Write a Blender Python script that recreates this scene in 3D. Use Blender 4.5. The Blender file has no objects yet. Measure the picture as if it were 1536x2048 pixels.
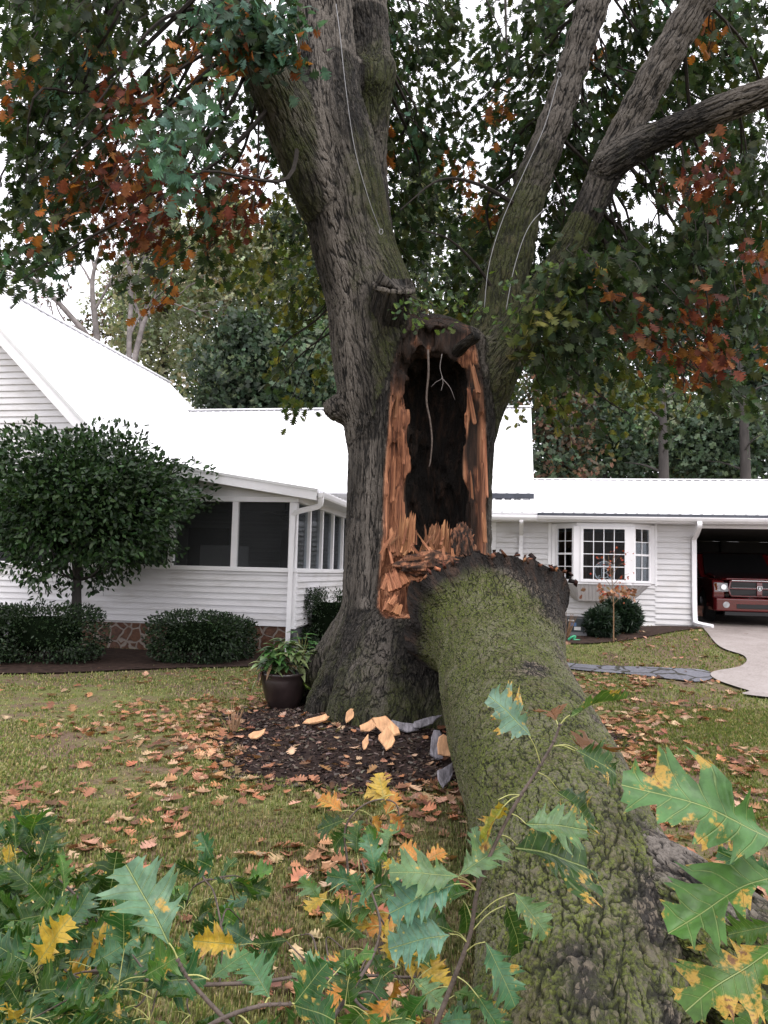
import bpy, bmesh, math, random
import numpy as np
from mathutils import Vector, Matrix, Euler
R = math.radians
SC = bpy.context.scene
COL = SC.collection
# ---------------------------------------------------------------- camera
FPX, PITCH, ROLL, EYE = 1540.0, R(4.38), R(1.43), 1.6
cd = bpy.data.cameras.new("camera"); cam = bpy.data.objects.new("camera", cd); COL.objects.link(cam)
CM = Euler((R(90) + PITCH, 0, 0)).to_matrix() @ Matrix.Rotation(ROLL, 3, 'Z')
cam.location = (0, 0, EYE); cam.rotation_euler = CM.to_euler()
cd.sensor_fit = 'VERTICAL'; cd.sensor_height = 36.0; cd.lens = FPX / 2048 * 36.0
cd.clip_start = 0.05; cd.clip_end = 600
SC.camera = cam
# ---------------------------------------------------------------- sky and sun (overcast)
SUN_EL, SUN_AZ = R(58), R(150)
wd = bpy.data.worlds.new("World"); SC.world = wd; wd.use_nodes = True
wn = wd.node_tree
for n in list(wn.nodes): wn.nodes.remove(n)
w_out = wn.nodes.new('ShaderNodeOutputWorld'); w_bg = wn.nodes.new('ShaderNodeBackground')
w_sky = wn.nodes.new('ShaderNodeTexSky'); w_sky.sky_type = 'NISHITA'; w_sky.sun_disc = False
w_sky.sun_elevation = SUN_EL; w_sky.sun_rotation = SUN_AZ; w_sky.dust_density = 4.0
w_mix = wn.nodes.new('ShaderNodeMix'); w_mix.data_type = 'RGBA'
w_mix.inputs[0].default_value = 0.88
w_mix.inputs[7].default_value = (9.2, 9.0, 9.5, 1)          # the even cloud layer over the sky
wn.links.new(w_sky.outputs[0], w_mix.inputs[6]); wn.links.new(w_mix.outputs[2], w_bg.inputs[0])
w_bg.inputs[1].default_value = 0.15
wn.links.new(w_bg.outputs[0], w_out.inputs[0])
sl = bpy.data.lights.new("sun", 'SUN'); sl.energy = 1.5; sl.angle = R(40); sl.color = (1.0, 0.97, 0.93)
so = bpy.data.objects.new("sun", sl); COL.objects.link(so)
so.rotation_euler = (R(90) - SUN_EL, 0, R(180) - SUN_AZ + R(0))
vs = SC.view_settings
vs.view_transform = 'Standard'; vs.look = 'None'; vs.gamma = 1.0; vs.exposure = 0.75
SC.cycles.max_bounces = 6; SC.cycles.diffuse_bounces = 3; SC.cycles.glossy_bounces = 2
SC.cycles.transmission_bounces = 4; SC.cycles.transparent_max_bounces = 12
SC.cycles.use_denoising = True
# ---------------------------------------------------------------- helpers
rng = np.random.default_rng(7); random.seed(7)
def ray(px, py): return CM @ Vector(((px - 768) / FPX, (1024 - py) / FPX, -1))
def W(px, py, Y):
    d = ray(px, py); t = Y / d.y
    return np.array((d.x * t, Y, EYE + d.z * t))
def ss(a, b, x):
    t = np.clip((np.asarray(x, float) - a) / (b - a), 0, 1); return t * t * (3 - 2 * t)
def _hash(ix, iy, iz, seed):
    h = (ix * 374761393 + iy * 668265263 + iz * 2147483647 + seed * 1274126177) & 0xFFFFFFFF
    h = ((h ^ (h >> 13)) * 1274126177) & 0xFFFFFFFF
    h = h ^ (h >> 16)
    return (h & 0xFFFF) / 65535.0
def vnoise(p, seed=0):
    p = np.asarray(p, float); i = np.floor(p).astype(np.int64); f = p - i; f = f * f * (3 - 2 * f)
    o = 0
    for dx in (0, 1):
        for dy in (0, 1):
            for dz in (0, 1):
                w = (f[..., 0] if dx else 1 - f[..., 0]) * (f[..., 1] if dy else 1 - f[..., 1]) * (f[..., 2] if dz else 1 - f[..., 2])
                o = o + w * _hash(i[..., 0] + dx, i[..., 1] + dy, i[..., 2] + dz, seed)
    return o
def fbm(p, octv=3, seed=0):
    p = np.asarray(p, float); a, s, t = .5, 0, 0
    for k in range(octv):
        s = s + a * vnoise(p * 2 ** k, seed + k); t += a; a *= .5
    return s / t
def gz0(x, y):
    return .56 * ss(8.5, 16, y) * ss(-1.5, 4.2, x)
def gz(x, y):
    x = np.asarray(x, float); y = np.asarray(y, float)
    p = np.stack([x * .9, y * .9, x * 0], -1)
    return gz0(x, y) + .03 * (fbm(p, 2, 5) - .5)
def G(px, py):
    d = ray(px, py); t = 1.0
    for k in range(60):
        p = np.array((d.x * t, d.y * t)); z = float(gz0(p[0], p[1]))
        t2 = (z - EYE) / d.z; t = t * .5 + t2 * .5
    return np.array((d.x * t, d.y * t, float(gz(d.x * t, d.y * t))))
def tag(o, label=None, cat=None, group=None, kind=None):
    if label: o['label'] = label
    if cat: o['category'] = cat
    if group: o['group'] = group
    if kind: o['kind'] = kind
    return o
def empty(name, loc=(0, 0, 0), rz=0, label=None, cat=None, group=None):
    o = bpy.data.objects.new(name, None); COL.objects.link(o)
    o.location = [float(v) for v in loc]; o.rotation_euler = (0, 0, rz); o.empty_display_size = .1
    return tag(o, label, cat, group)
def npmesh(name, V, F, mat=None, parent=None, col=None, uv=None, smooth=False, attrs=None, local=True):
    """F: array (n,k) or list of such arrays; col per vertex (n,4); attrs name -> (n,3)"""
    V = np.ascontiguousarray(V, np.float32); Fs = F if isinstance(F, list) and len(F) and isinstance(F[0], np.ndarray) else [np.asarray(F)]
    me = bpy.data.meshes.new(name)
    me.vertices.add(len(V)); me.vertices.foreach_set('co', V.ravel())
    loops = np.concatenate([f.ravel() for f in Fs]).astype(np.int32)
    sizes = np.concatenate([np.full(len(f), f.shape[1], np.int32) for f in Fs])
    starts = np.concatenate([[0], np.cumsum(sizes)[:-1]]).astype(np.int32)
    me.loops.add(len(loops)); me.loops.foreach_set('vertex_index', loops)
    me.polygons.add(len(sizes)); me.polygons.foreach_set('loop_start', starts)
    if smooth: me.polygons.foreach_set('use_smooth', np.ones(len(sizes), bool))
    me.update(calc_edges=True)
    if col is not None:
        a = me.color_attributes.new('col', 'FLOAT_COLOR', 'POINT'); c = np.ones((len(V), 4), np.float32); c[:, :col.shape[1]] = col
        a.data.foreach_set('color', c.ravel())
    for k, v in (attrs or {}).items():
        v = np.ascontiguousarray(v, np.float32)
        if v.shape[1] == 4:
            a = me.color_attributes.new(k, 'FLOAT_COLOR', 'POINT'); a.data.foreach_set('color', v.ravel())
        else:
            a = me.attributes.new(k, 'FLOAT_VECTOR', 'POINT'); a.data.foreach_set('vector', v.ravel())
    if uv is not None:
        l = me.uv_layers.new(name='UVMap'); l.data.foreach_set('uv', np.ascontiguousarray(uv[loops], np.float32).ravel())
    me.validate()
    o = bpy.data.objects.new(name, me); COL.objects.link(o)
    if mat: me.materials.append(mat)
    if parent: o.parent = parent
    return o
class MB:
    """collects faces in a list; build() makes one object"""
    def __init__(s): s.v = []; s.f = []
    def add(s, V, F):
        b = len(s.v); s.v += [tuple(float(c) for c in p) for p in V]; s.f += [tuple(i + b for i in q) for q in F]; return s
    def box(s, a, b, m=None):
        x0, y0, z0 = a; x1, y1, z1 = b
        V = [(x0, y0, z0), (x1, y0, z0), (x1, y1, z0), (x0, y1, z0), (x0, y0, z1), (x1, y0, z1), (x1, y1, z1), (x0, y1, z1)]
        if m is not None: V = [m @ Vector(p) for p in V]
        return s.add(V, [(3, 2, 1, 0), (4, 5, 6, 7), (0, 1, 5, 4), (1, 2, 6, 5), (2, 3, 7, 6), (3, 0, 4, 7)])
    def bar(s, p, q, w, h=None, up=(0, 0, 1)):
        p = Vector(p); q = Vector(q); d = (q - p).normalized(); h = h or w
        u = Vector(up)
        if abs(d.dot(u)) > .98: u = Vector((0, 1, 0))
        x = d.cross(u).normalized() * (w / 2); y = x.cross(d).normalized() * (h / 2)
        V = [p - x - y, p + x - y, p + x + y, p - x + y, q - x - y, q + x - y, q + x + y, q - x + y]
        return s.add(V, [(3, 2, 1, 0), (4, 5, 6, 7), (0, 1, 5, 4), (1, 2, 6, 5), (2, 3, 7, 6), (3, 0, 4, 7)])
    def tube(s, pts, rad, n=8, cap=True):
        V, F = tube(pts, rad, n, cap); return s.add(V, F)
    def prism(s, poly, d):
        """poly: 3d points, d: extrusion vector"""
        n = len(poly); P = [Vector(p) for p in poly]; d = Vector(d)
        return s.add(P + [p + d for p in P], [tuple(range(n))[::-1], tuple(range(n, 2 * n))] + [(i, (i + 1) % n, n + (i + 1) % n, n + i) for i in range(n)])
    def lathe(s, prof, n=24, c=(0, 0, 0)):
        V = []; F = []
        for r, z in prof:
            for k in range(n):
                a = 2 * math.pi * k / n; V.append((c[0] + r * math.cos(a), c[1] + r * math.sin(a), c[2] + z))
        for i in range(len(prof) - 1):
            for k in range(n):
                F.append((i * n + k, i * n + (k + 1) % n, (i + 1) * n + (k + 1) % n, (i + 1) * n + k))
        return s.add(V, F)
    def build(s, name, mat, parent=None, smooth=False, bevel=0, seg=2):
        me = bpy.data.meshes.new(name); me.from_pydata(s.v, [], s.f); me.update()
        bm = bmesh.new(); bm.from_mesh(me); bmesh.ops.recalc_face_normals(bm, faces=bm.faces); bm.to_mesh(me); bm.free()
        if smooth:
            me.polygons.foreach_set('use_smooth', np.ones(len(me.polygons), bool))
        me.materials.append(mat)
        o = bpy.data.objects.new(name, me); COL.objects.link(o)
        if parent: o.parent = parent
        if bevel:
            m = o.modifiers.new('b', 'BEVEL'); m.width = bevel; m.segments = seg; m.limit_method = 'ANGLE'
            for p in me.polygons: p.use_smooth = True
            if hasattr(m, 'harden_normals'): m.harden_normals = True
        return o
def frames(P):
    P = np.asarray(P, float); T = np.gradient(P, axis=0); T /= np.linalg.norm(T, axis=1)[:, None] + 1e-9
    up = np.array((0, 0, 1.)) if abs(T[0, 2]) < .9 else np.array((0, 1., 0))
    N = np.zeros_like(P); n = np.cross(up, T[0]); n /= np.linalg.norm(n)
    for i in range(len(P)):
        n = n - T[i] * n.dot(T[i]); n /= np.linalg.norm(n) + 1e-9; N[i] = n
    return T, N, np.cross(T, N)
def tube(pts, rad, n=8, cap=True):
    P = np.asarray(pts, float); T, N, B = frames(P)
    rad = np.broadcast_to(np.asarray(rad, float), (len(P),))
    a = np.arange(n) * 2 * math.pi / n
    V = (P[:, None] + rad[:, None, None] * (np.cos(a)[None, :, None] * N[:, None] + np.sin(a)[None, :, None] * B[:, None])).reshape(-1, 3)
    F = []
    for i in range(len(P) - 1):
        for k in range(n):
            F.append((i * n + k, i * n + (k + 1) % n, (i + 1) * n + (k + 1) % n, (i + 1) * n + k))
    if cap: F += [tuple(range(n))[::-1], tuple((len(P) - 1) * n + k for k in range(n))]
    return V, F
def smooth_path(P, n, extra=None):
    """Catmull-Rom through rows of P (any width)"""
    P = np.asarray(P, float); Q = np.vstack([2 * P[0] - P[1], P, 2 * P[-1] - P[-2]])
    out = []
    t = np.linspace(0, len(P) - 1, n)
    for x in t:
        i = min(int(x), len(P) - 2); f = x - i
        a, b, c, d = Q[i], Q[i + 1], Q[i + 2], Q[i + 3]
        out.append(.5 * (2 * b + (c - a) * f + (2 * a - 5 * b + 4 * c - d) * f * f + (3 * b - a - 3 * c + d) * f ** 3))
    return np.array(out)
def copy_tree(o, parent=None):
    c = o.copy(); COL.objects.link(c); c.parent = parent
    for ch in list(o.children): copy_tree(ch, c)
    return c
def basis(fwd, nrm):
    """rotation matrices (N,3,3) whose columns are side, forward, normal"""
    f = fwd / (np.linalg.norm(fwd, axis=1)[:, None] + 1e-9)
    s = np.cross(f, nrm); s /= np.linalg.norm(s, axis=1)[:, None] + 1e-9
    return np.stack([s, f, np.cross(s, f)], -1)
def scatter(T, F, pos, rot, scl, col, jit=0.0):
    N = len(pos); nv = len(T)
    V = np.einsum('nij,vj->nvi', rot, T) * np.asarray(scl).reshape(N, 1, -1) + pos[:, None]
    FF = (np.asarray(F)[None] + (np.arange(N) * nv)[:, None, None]).reshape(-1, np.asarray(F).shape[1])
    return V.reshape(-1, 3), FF, np.repeat(col, nv, 0)
def rdir(n):
    v = rng.normal(size=(n, 3)); return v / np.linalg.norm(v, axis=1)[:, None]
# lobed oak leaf: half-width w along the vein root s; lobes lean forward
LOBE = np.array([(0, .012), (.05, .04), (.10, .11), (.135, .24), (.16, .20), (.19, .33), (.23, .21), (.28, .15), (.33, .27), (.36, .44), (.39, .35), (.43, .49),
                 (.47, .31), (.52, .17), (.57, .25), (.60, .42), (.63, .33), (.67, .39), (.71, .24), (.76, .14), (.81, .18), (.84, .26), (.87, .17), (.92, .15), (.96, .06), (1, 0)])
def leaf_grid(ns=None, na=3):
    L = LOBE if ns is None else LOBE[ns]
    V = []; UV = []; F = []
    cols = list(range(-na, na + 1)); m = len(cols)
    for s, w in L:
        for c in cols:
            k = c / na; V.append((w * k, (s * .86 + .42 * w * abs(k)) / .87, 0)); UV.append((s, .5 + w * k))
    for i in range(len(L) - 1):
        for j in range(m - 1): F.append((i * m + j, i * m + j + 1, (i + 1) * m + j + 1, (i + 1) * m + j))
    return np.array(V, float), np.array(F), np.array(UV, float)
def leaf_flat(idx=(0, 2, 3, 5, 7, 9, 11, 13, 15, 17, 19, 21, 23, 25)):
    L = LOBE[list(idx)]
    r = [(w, (s * .86 + .42 * w) / .87, 0.0) for s, w in L]; l = [(-x, y, z) for x, y, z in r[1:-1]][::-1]
    V = np.array(r + l, float)
    V[:, 2] = .18 * np.abs(V[:, 0]) - .12 * V[:, 1] ** 2
    n = len(r); m = len(V)
    mid = np.array([(0, s_ * .86 / .87, 0) for s_, w in L[1:-1]]); mid[:, 2] = -.12 * mid[:, 1] ** 2
    mi = lambda i: 0 if i == 0 else (n - 1 if i == n - 1 else m + i - 1)
    mir = lambda i: 0 if i == 0 else (n - 1 if i == n - 1 else m - i)
    T = []
    for i in range(n - 1):
        for e in (lambda q: q, mir):
            q = [mi(i), e(i), e(i + 1), mi(i + 1)]
            q = [x for k, x in enumerate(q) if x not in q[:k]]
            if e is mir: q = q[::-1]
            for k in range(1, len(q) - 1): T.append((q[0], q[k], q[k + 1]))
    return np.vstack([V, mid]), np.array(T)
LEAF_V, LEAF_F = leaf_flat()
OVAL_V = np.array([(0, 0, 0), (.22, .3, .03), (.2, .65, .02), (0, 1, -.05), (-.2, .65, .02), (-.22, .3, .03)], float)
OVAL_F = np.array([(0, 1, 2), (0, 2, 3), (0, 3, 4), (0, 4, 5)])
def pal(cols, n, var=.25):
    c = np.array(cols)[rng.integers(0, len(cols), n)]
    return np.clip(c * (1 + var * (rng.random((n, 1)) * 2 - 1)) * (1 + .1 * (rng.random((n, 3)) * 2 - 1)), 0.003, 1)
# ---------------------------------------------------------------- materials (all procedural)
def nd(nt, t, ins=None, **kw):
    n = nt.nodes.new('ShaderNode' + t)
    for k, v in kw.items(): setattr(n, k, v)
    for k, v in (ins or {}).items():
        s = n.inputs[k]
        if hasattr(v, 'is_output') or isinstance(v, bpy.types.NodeSocket): nt.links.new(v, s)
        else: s.default_value = v
    return n
def newmat(name):
    m = bpy.data.materials.new(name); m.use_nodes = True; nt = m.node_tree
    for n in list(nt.nodes): nt.nodes.remove(n)
    out = nt.nodes.new('ShaderNodeOutputMaterial'); return m, nt, out
def c4(c): return (c[0], c[1], c[2], 1)
def mixc(nt, f, a, b, mode='MIX'):
    n = nd(nt, 'Mix', data_type='RGBA', blend_type=mode)
    for i, v in ((0, f), (6, a), (7, b)):
        if isinstance(v, bpy.types.NodeSocket): nt.links.new(v, n.inputs[i])
        else: n.inputs[i].default_value = v if i == 0 else c4(v)
    return n.outputs[2]
def ma(nt, op, a, b=None, c=None, clamp=False):
    n = nt.nodes.new('ShaderNodeMath'); n.operation = op; n.use_clamp = clamp
    for i, v in enumerate((a, b, c)):
        if v is None: continue
        if isinstance(v, bpy.types.NodeSocket): nt.links.new(v, n.inputs[i])
        else: n.inputs[i].default_value = v
    return n.outputs[0]
def mrange(nt, v, a, b, c=0, d=1, smooth=True):
    n = nd(nt, 'MapRange', {0: v, 1: a, 2: b, 3: c, 4: d}); n.interpolation_type = 'SMOOTHSTEP' if smooth else 'LINEAR'; return n.outputs[0]
def vscale(nt, v, s):
    n = nd(nt, 'VectorMath', {0: v, 1: s}, operation='MULTIPLY'); return n.outputs[0]
def noise(nt, v, sc, det=3, rough=.55, dist=0):
    n = nd(nt, 'TexNoise', {'Scale': sc, 'Detail': det, 'Roughness': rough, 'Distortion': dist})
    if v is not None: nt.links.new(v, n.inputs['Vector'])
    return n.outputs[0]
def ramp(nt, f, stops):
    n = nt.nodes.new('ShaderNodeValToRGB'); e = n.color_ramp.elements
    while len(e) < len(stops): e.new(.5)
    for i, (p, c) in enumerate(stops): e[i].position = p; e[i].color = c4(c)
    nt.links.new(f, n.inputs[0]); return n.outputs[0]
def princ(nt, out, base, rough=.6, metal=0, spec=.5, normal=None, **kw):
    p = nd(nt, 'BsdfPrincipled')
    for k, v in (('Base Color', base), ('Roughness', rough), ('Metallic', metal), ('Specular IOR Level', spec)):
        if isinstance(v, bpy.types.NodeSocket): nt.links.new(v, p.inputs[k])
        else: p.inputs[k].default_value = c4(v) if k == 'Base Color' else v
    for k, v in kw.items(): p.inputs[k.replace('_', ' ')].default_value = v
    if normal is not None: nt.links.new(normal, p.inputs['Normal'])
    if out is not None: nt.links.new(p.outputs[0], out.inputs[0])
    return p
def bump(nt, h, dist=.01, st=1.0):
    return nd(nt, 'Bump', {'Height': h, 'Distance': dist, 'Strength': st}).outputs[0]
def objco(nt): return nd(nt, 'TexCoord').outputs['Object']
def simple(name, c, rough=.6, var=.15, nsc=6.0, metal=0, spec=.5, bmp=0.0, bsc=60.0, stretch=(1, 1, 1), **kw):
    m, nt, out = newmat(name); v = vscale(nt, objco(nt), stretch)
    f = noise(nt, v, nsc, 5, .6)
    b = ramp(nt, f, [(.3, [x * (1 - var) for x in c]), (.7, [min(1, x * (1 + var)) for x in c])])
    nrm = bump(nt, noise(nt, v, bsc, 3), .004, bmp) if bmp else None
    princ(nt, out, b, rough, metal, spec, nrm, **kw); return m
def foliage(name, trans=.35, rough=.45, spec=.4, spots=False):
    m, nt, out = newmat(name)
    c = nd(nt, 'Attribute', attribute_name='col').outputs['Color']
    v = objco(nt)
    f = mrange(nt, noise(nt, v, 22, 3), .3, .7, .72, 1.25)
    b = mixc(nt, 1.0, c, nd(nt, 'CombineColor', {0: f, 1: f, 2: f}).outputs[0], 'MULTIPLY')
    p = princ(nt, None, b, rough, 0, spec)
    t = nd(nt, 'BsdfTranslucent', {'Color': mixc(nt, 1.0, b, (1.25, 1.35, .7), 'MULTIPLY')})
    s = nd(nt, 'MixShader', {0: trans, 1: p.outputs[0], 2: t.outputs[0]})
    nt.links.new(s.outputs[0], out.inputs[0]); return m
def nearleaf():
    """large foreground leaves: veins from uv (vein root, half width), spots and brown edges"""
    m, nt, out = newmat('oak_leaf_blade')
    c = nd(nt, 'Attribute', attribute_name='col').outputs['Color']; dry = nd(nt, 'Attribute', attribute_name='col').outputs['Alpha']
    uv = nd(nt, 'UVMap').outputs[0]; sp = nd(nt, 'SeparateXYZ', {0: uv})
    s, w = sp.outputs[0], sp.outputs[1]
    aw = ma(nt, 'ABSOLUTE', ma(nt, 'SUBTRACT', w, .5))
    mid = mrange(nt, aw, .004, .012, 1, 0)
    vein = None
    for sv in (.10, .18, .30, .41, .52, .64, .74, .85):
        d = ma(nt, 'ABSOLUTE', ma(nt, 'SUBTRACT', s, sv)); q = mrange(nt, d, .002, .008, 1, 0)
        vein = q if vein is None else ma(nt, 'MAXIMUM', vein, q)
    allv = ma(nt, 'MAXIMUM', mid, ma(nt, 'MULTIPLY', vein, .45))
    v = objco(nt)
    n1 = noise(nt, v, 35, 5, .65)
    f = mrange(nt, n1, .3, .7, .7, 1.3)
    b = mixc(nt, 1.0, c, nd(nt, 'CombineColor', {0: f, 1: f, 2: f}).outputs[0], 'MULTIPLY')
    b = mixc(nt, ma(nt, 'MULTIPLY', allv, .75), b, (.30, .36, .14))
    vo = nd(nt, 'TexVoronoi', {'Vector': v, 'Scale': 55.0}, feature='F1')
    dot = mrange(nt, vo.outputs['Distance'], .10, .22, 1, 0)
    pick = ma(nt, 'GREATER_THAN', nd(nt, 'SeparateColor', {0: vo.outputs['Color']}).outputs[0], .62)
    b = mixc(nt, ma(nt, 'MULTIPLY', ma(nt, 'MULTIPLY', dot, pick), .8), b, (.42, .34, .07))
    n2 = noise(nt, v, 24, 5, .7)
    edge = ma(nt, 'ADD', n2, ma(nt, 'MULTIPLY', dry, ma(nt, 'MULTIPLY_ADD', aw, 1.1, .04)))
    edge = ma(nt, 'ADD', edge, ma(nt, 'MULTIPLY', ma(nt, 'GREATER_THAN', dry, .85), .35))
    yel = mrange(nt, edge, .62, .70); brn = mrange(nt, edge, .71, .78)
    b = mixc(nt, yel, b, (.40, .25, .05)); b = mixc(nt, brn, b, (.15, .07, .03))
    h = ma(nt, 'SUBTRACT', ma(nt, 'MULTIPLY', n1, .3), ma(nt, 'MULTIPLY', allv, .6))
    p = princ(nt, None, b, .40, 0, .35, bump(nt, h, .004, .9))
    t = nd(nt, 'BsdfTranslucent', {'Color': mixc(nt, 1.0, b, (1.2, 1.3, .6), 'MULTIPLY')})
    sh = nd(nt, 'MixShader', {0: .3, 1: p.outputs[0], 2: t.outputs[0]})
    nt.links.new(sh.outputs[0], out.inputs[0]); return m
def bark(name, vs=26.0, disp=.03, mossc=((.010, .013, .003), (.052, .062, .010)), light=(.068, .059, .050), st=.17, mtop=.35, pw=.085):
    """uses attributes bark (along-limb coordinates) and mask (wood, rot, moss, pale)"""
    m, nt, out = newmat(name); m.displacement_method = 'BOTH'
    co = nd(nt, 'Attribute', attribute_name='bark').outputs['Vector']
    mk = nd(nt, 'Attribute', attribute_name='mask'); sep = nd(nt, 'SeparateColor', {0: mk.outputs['Color']})
    wood, rot, moss, pale = sep.outputs[0], sep.outputs[1], sep.outputs[2], mk.outputs['Alpha']
    v = vscale(nt, co, (1, 1, st))
    wob = nd(nt, 'TexNoise', {'Vector': v, 'Scale': 7.0, 'Detail': 2.0}).outputs['Color']
    v2 = nd(nt, 'VectorMath', {0: v, 1: vscale(nt, wob, (.08, .08, .08))}, operation='ADD').outputs[0]
    rid = lambda vec, sc, w, d=2: mrange(nt, ma(nt, 'ABSOLUTE', ma(nt, 'SUBTRACT', noise(nt, vec, sc, d, .5), .5)), .0, w)
    plate = rid(v2, vs * .62, pw); pl2 = rid(v2, vs * 1.5, .11, 3)
    pl3 = rid(vscale(nt, co, (1, 1, .8)), vs * .8, .035, 2)
    fine = noise(nt, v, 60, 6, .72)
    big = noise(nt, co, 2.2, 4, .6)
    plate = ma(nt, 'MULTIPLY', plate, ma(nt, 'MULTIPLY_ADD', pl3, .35, .65))
    h = ma(nt, 'ADD', ma(nt, 'MULTIPLY', plate, .52), ma(nt, 'ADD', ma(nt, 'MULTIPLY', pl2, .26), ma(nt, 'MULTIPLY', fine, .45)))
    k = ma(nt, 'MULTIPLY', h, .85)
    k = ma(nt, 'ADD', k, ma(nt, 'MULTIPLY', ma(nt, 'SUBTRACT', big, .5), .35))
    b = ramp(nt, k, [(.20, (.0025, .002, .0016)), (.50, (.0075, .006, .0047)), (.76, (.021, .0175, .014)), (.99, light)])
    b = mixc(nt, ma(nt, 'MULTIPLY', pale, mrange(nt, ma(nt, 'ADD', k, noise(nt, v, 9, 3)), .7, 1.25)), b, (.135, .118, .102))
    mf = ma(nt, 'ADD', ma(nt, 'MULTIPLY', moss, 1.25), ma(nt, 'SUBTRACT', ma(nt, 'ADD', ma(nt, 'MULTIPLY', noise(nt, co, 7, 6, .7), .9), ma(nt, 'MULTIPLY', big, .5)), 1.0))
    mf = ma(nt, 'MULTIPLY', mrange(nt, mf, .05, .55), ma(nt, 'SUBTRACT', 1.0, ma(nt, 'MULTIPLY', mrange(nt, k, .55, .85), mtop)))
    mossb = mixc(nt, mrange(nt, noise(nt, co, 75, 4, .7), .3, .7), mossc[0], mossc[1])
    mossb = mixc(nt, mrange(nt, noise(nt, co, 5.5, 4, .65), .50, .70, 0, .5), mossb, (.075, .058, .028))
    mossb = mixc(nt, mrange(nt, plate, .75, .1, 0, .8), mossb, (.010, .010, .005))
    b = mixc(nt, ma(nt, 'MULTIPLY', mf, .9), b, mossb)
    # torn wood
    g = noise(nt, vscale(nt, co, (38, 38, 1.4)), 1.0, 5, .65)
    g2 = noise(nt, vscale(nt, co, (5, 5, .8)), 1.0, 3, .6)
    wc = ramp(nt, ma(nt, 'ADD', ma(nt, 'MULTIPLY', g, .75), ma(nt, 'MULTIPLY', g2, .3)),
              [(.34, (.018, .008, .005)), (.46, (.13, .050, .027)), (.58, (.34, .145, .075)), (.78, (.54, .32, .19))])
    b = mixc(nt, wood, b, wc)
    rc = mixc(nt, mrange(nt, noise(nt, vscale(nt, co, (14, 14, 3)), 1.0, 5, .7), .45, .75), (.007, .005, .004), (.045, .024, .015))
    b = mixc(nt, rot, b, rc)
    hb = ma(nt, 'ADD', ma(nt, 'MULTIPLY', h, ma(nt, 'SUBTRACT', 1.0, ma(nt, 'MULTIPLY', wood, .9))), ma(nt, 'MULTIPLY', ma(nt, 'MULTIPLY', g, wood), 1.1))
    hb = ma(nt, 'ADD', hb, ma(nt, 'MULTIPLY', mf, ma(nt, 'MULTIPLY', noise(nt, co, 75, 3), .35)))
    princ(nt, out, b, .82, 0, .3)
    d = nd(nt, 'Displacement', {'Height': hb, 'Midlevel': .75, 'Scale': disp})
    nt.links.new(d.outputs[0], out.inputs[2]); return m
def glass(name, tint=(.75, .78, .8), refl=.12, dark=.0):
    m, nt, out = newmat(name)
    t = nd(nt, 'BsdfTransparent', {'Color': c4(tint)}); g = nd(nt, 'BsdfGlossy', {'Color': (.9, .92, .95, 1), 'Roughness': .02})
    f = nd(nt, 'Fresnel', {'IOR': 1.45}).outputs[0]
    wv = bump(nt, noise(nt, objco(nt), 1.5, 2), .02, .15); nt.links.new(wv, g.inputs['Normal'])
    s = nd(nt, 'MixShader', {0: ma(nt, 'MULTIPLY', f, refl * 1.4), 1: t.outputs[0], 2: g.outputs[0]})
    nt.links.new(s.outputs[0], out.inputs[0]); return m
def screen_mat():
    m, nt, out = newmat('insect_screen')
    t = nd(nt, 'BsdfTransparent', {'Color': (.62, .62, .62, 1)}); g = nd(nt, 'BsdfDiffuse', {'Color': (.10, .105, .11, 1)})
    f = mrange(nt, noise(nt, objco(nt), .8, 2), .3, .7, .16, .26)
    s = nd(nt, 'MixShader', {0: f, 1: t.outputs[0], 2: g.outputs[0]}); nt.links.new(s.outputs[0], out.inputs[0]); return m
def ground_mat():
    m, nt, out = newmat('lawn_soil'); v = objco(nt)
    a = noise(nt, v, .55, 4, .6); b_ = noise(nt, v, 3.1, 5, .65); c_ = noise(nt, v, 38, 5, .7)
    soil = ramp(nt, c_, [(.3, (.07, .045, .03)), (.7, (.19, .13, .09))])
    gr = ramp(nt, c_, [(.3, (.06, .065, .022)), (.55, (.15, .16, .05)), (.8, (.26, .25, .11))])
    f = mrange(nt, ma(nt, 'ADD', ma(nt, 'MULTIPLY', a, .6), ma(nt, 'MULTIPLY', b_, .5)), .47, .63)
    b = mixc(nt, f, gr, soil)
    princ(nt, out, b, .9, 0, .2, bump(nt, c_, .02, .8)); return m
def concrete_mat():
    m, nt, out = newmat('driveway_concrete'); v = objco(nt)
    f = ma(nt, 'ADD', ma(nt, 'MULTIPLY', noise(nt, v, 1.2, 6, .65), .6), ma(nt, 'MULTIPLY', noise(nt, v, 30, 4), .4))
    b = ramp(nt, f, [(.3, (.13, .105, .095)), (.5, (.27, .235, .22)), (.7, (.36, .32, .31))])
    princ(nt, out, b, .65, 0, .4, bump(nt, noise(nt, v, 90, 3), .003, .6)); return m
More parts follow.
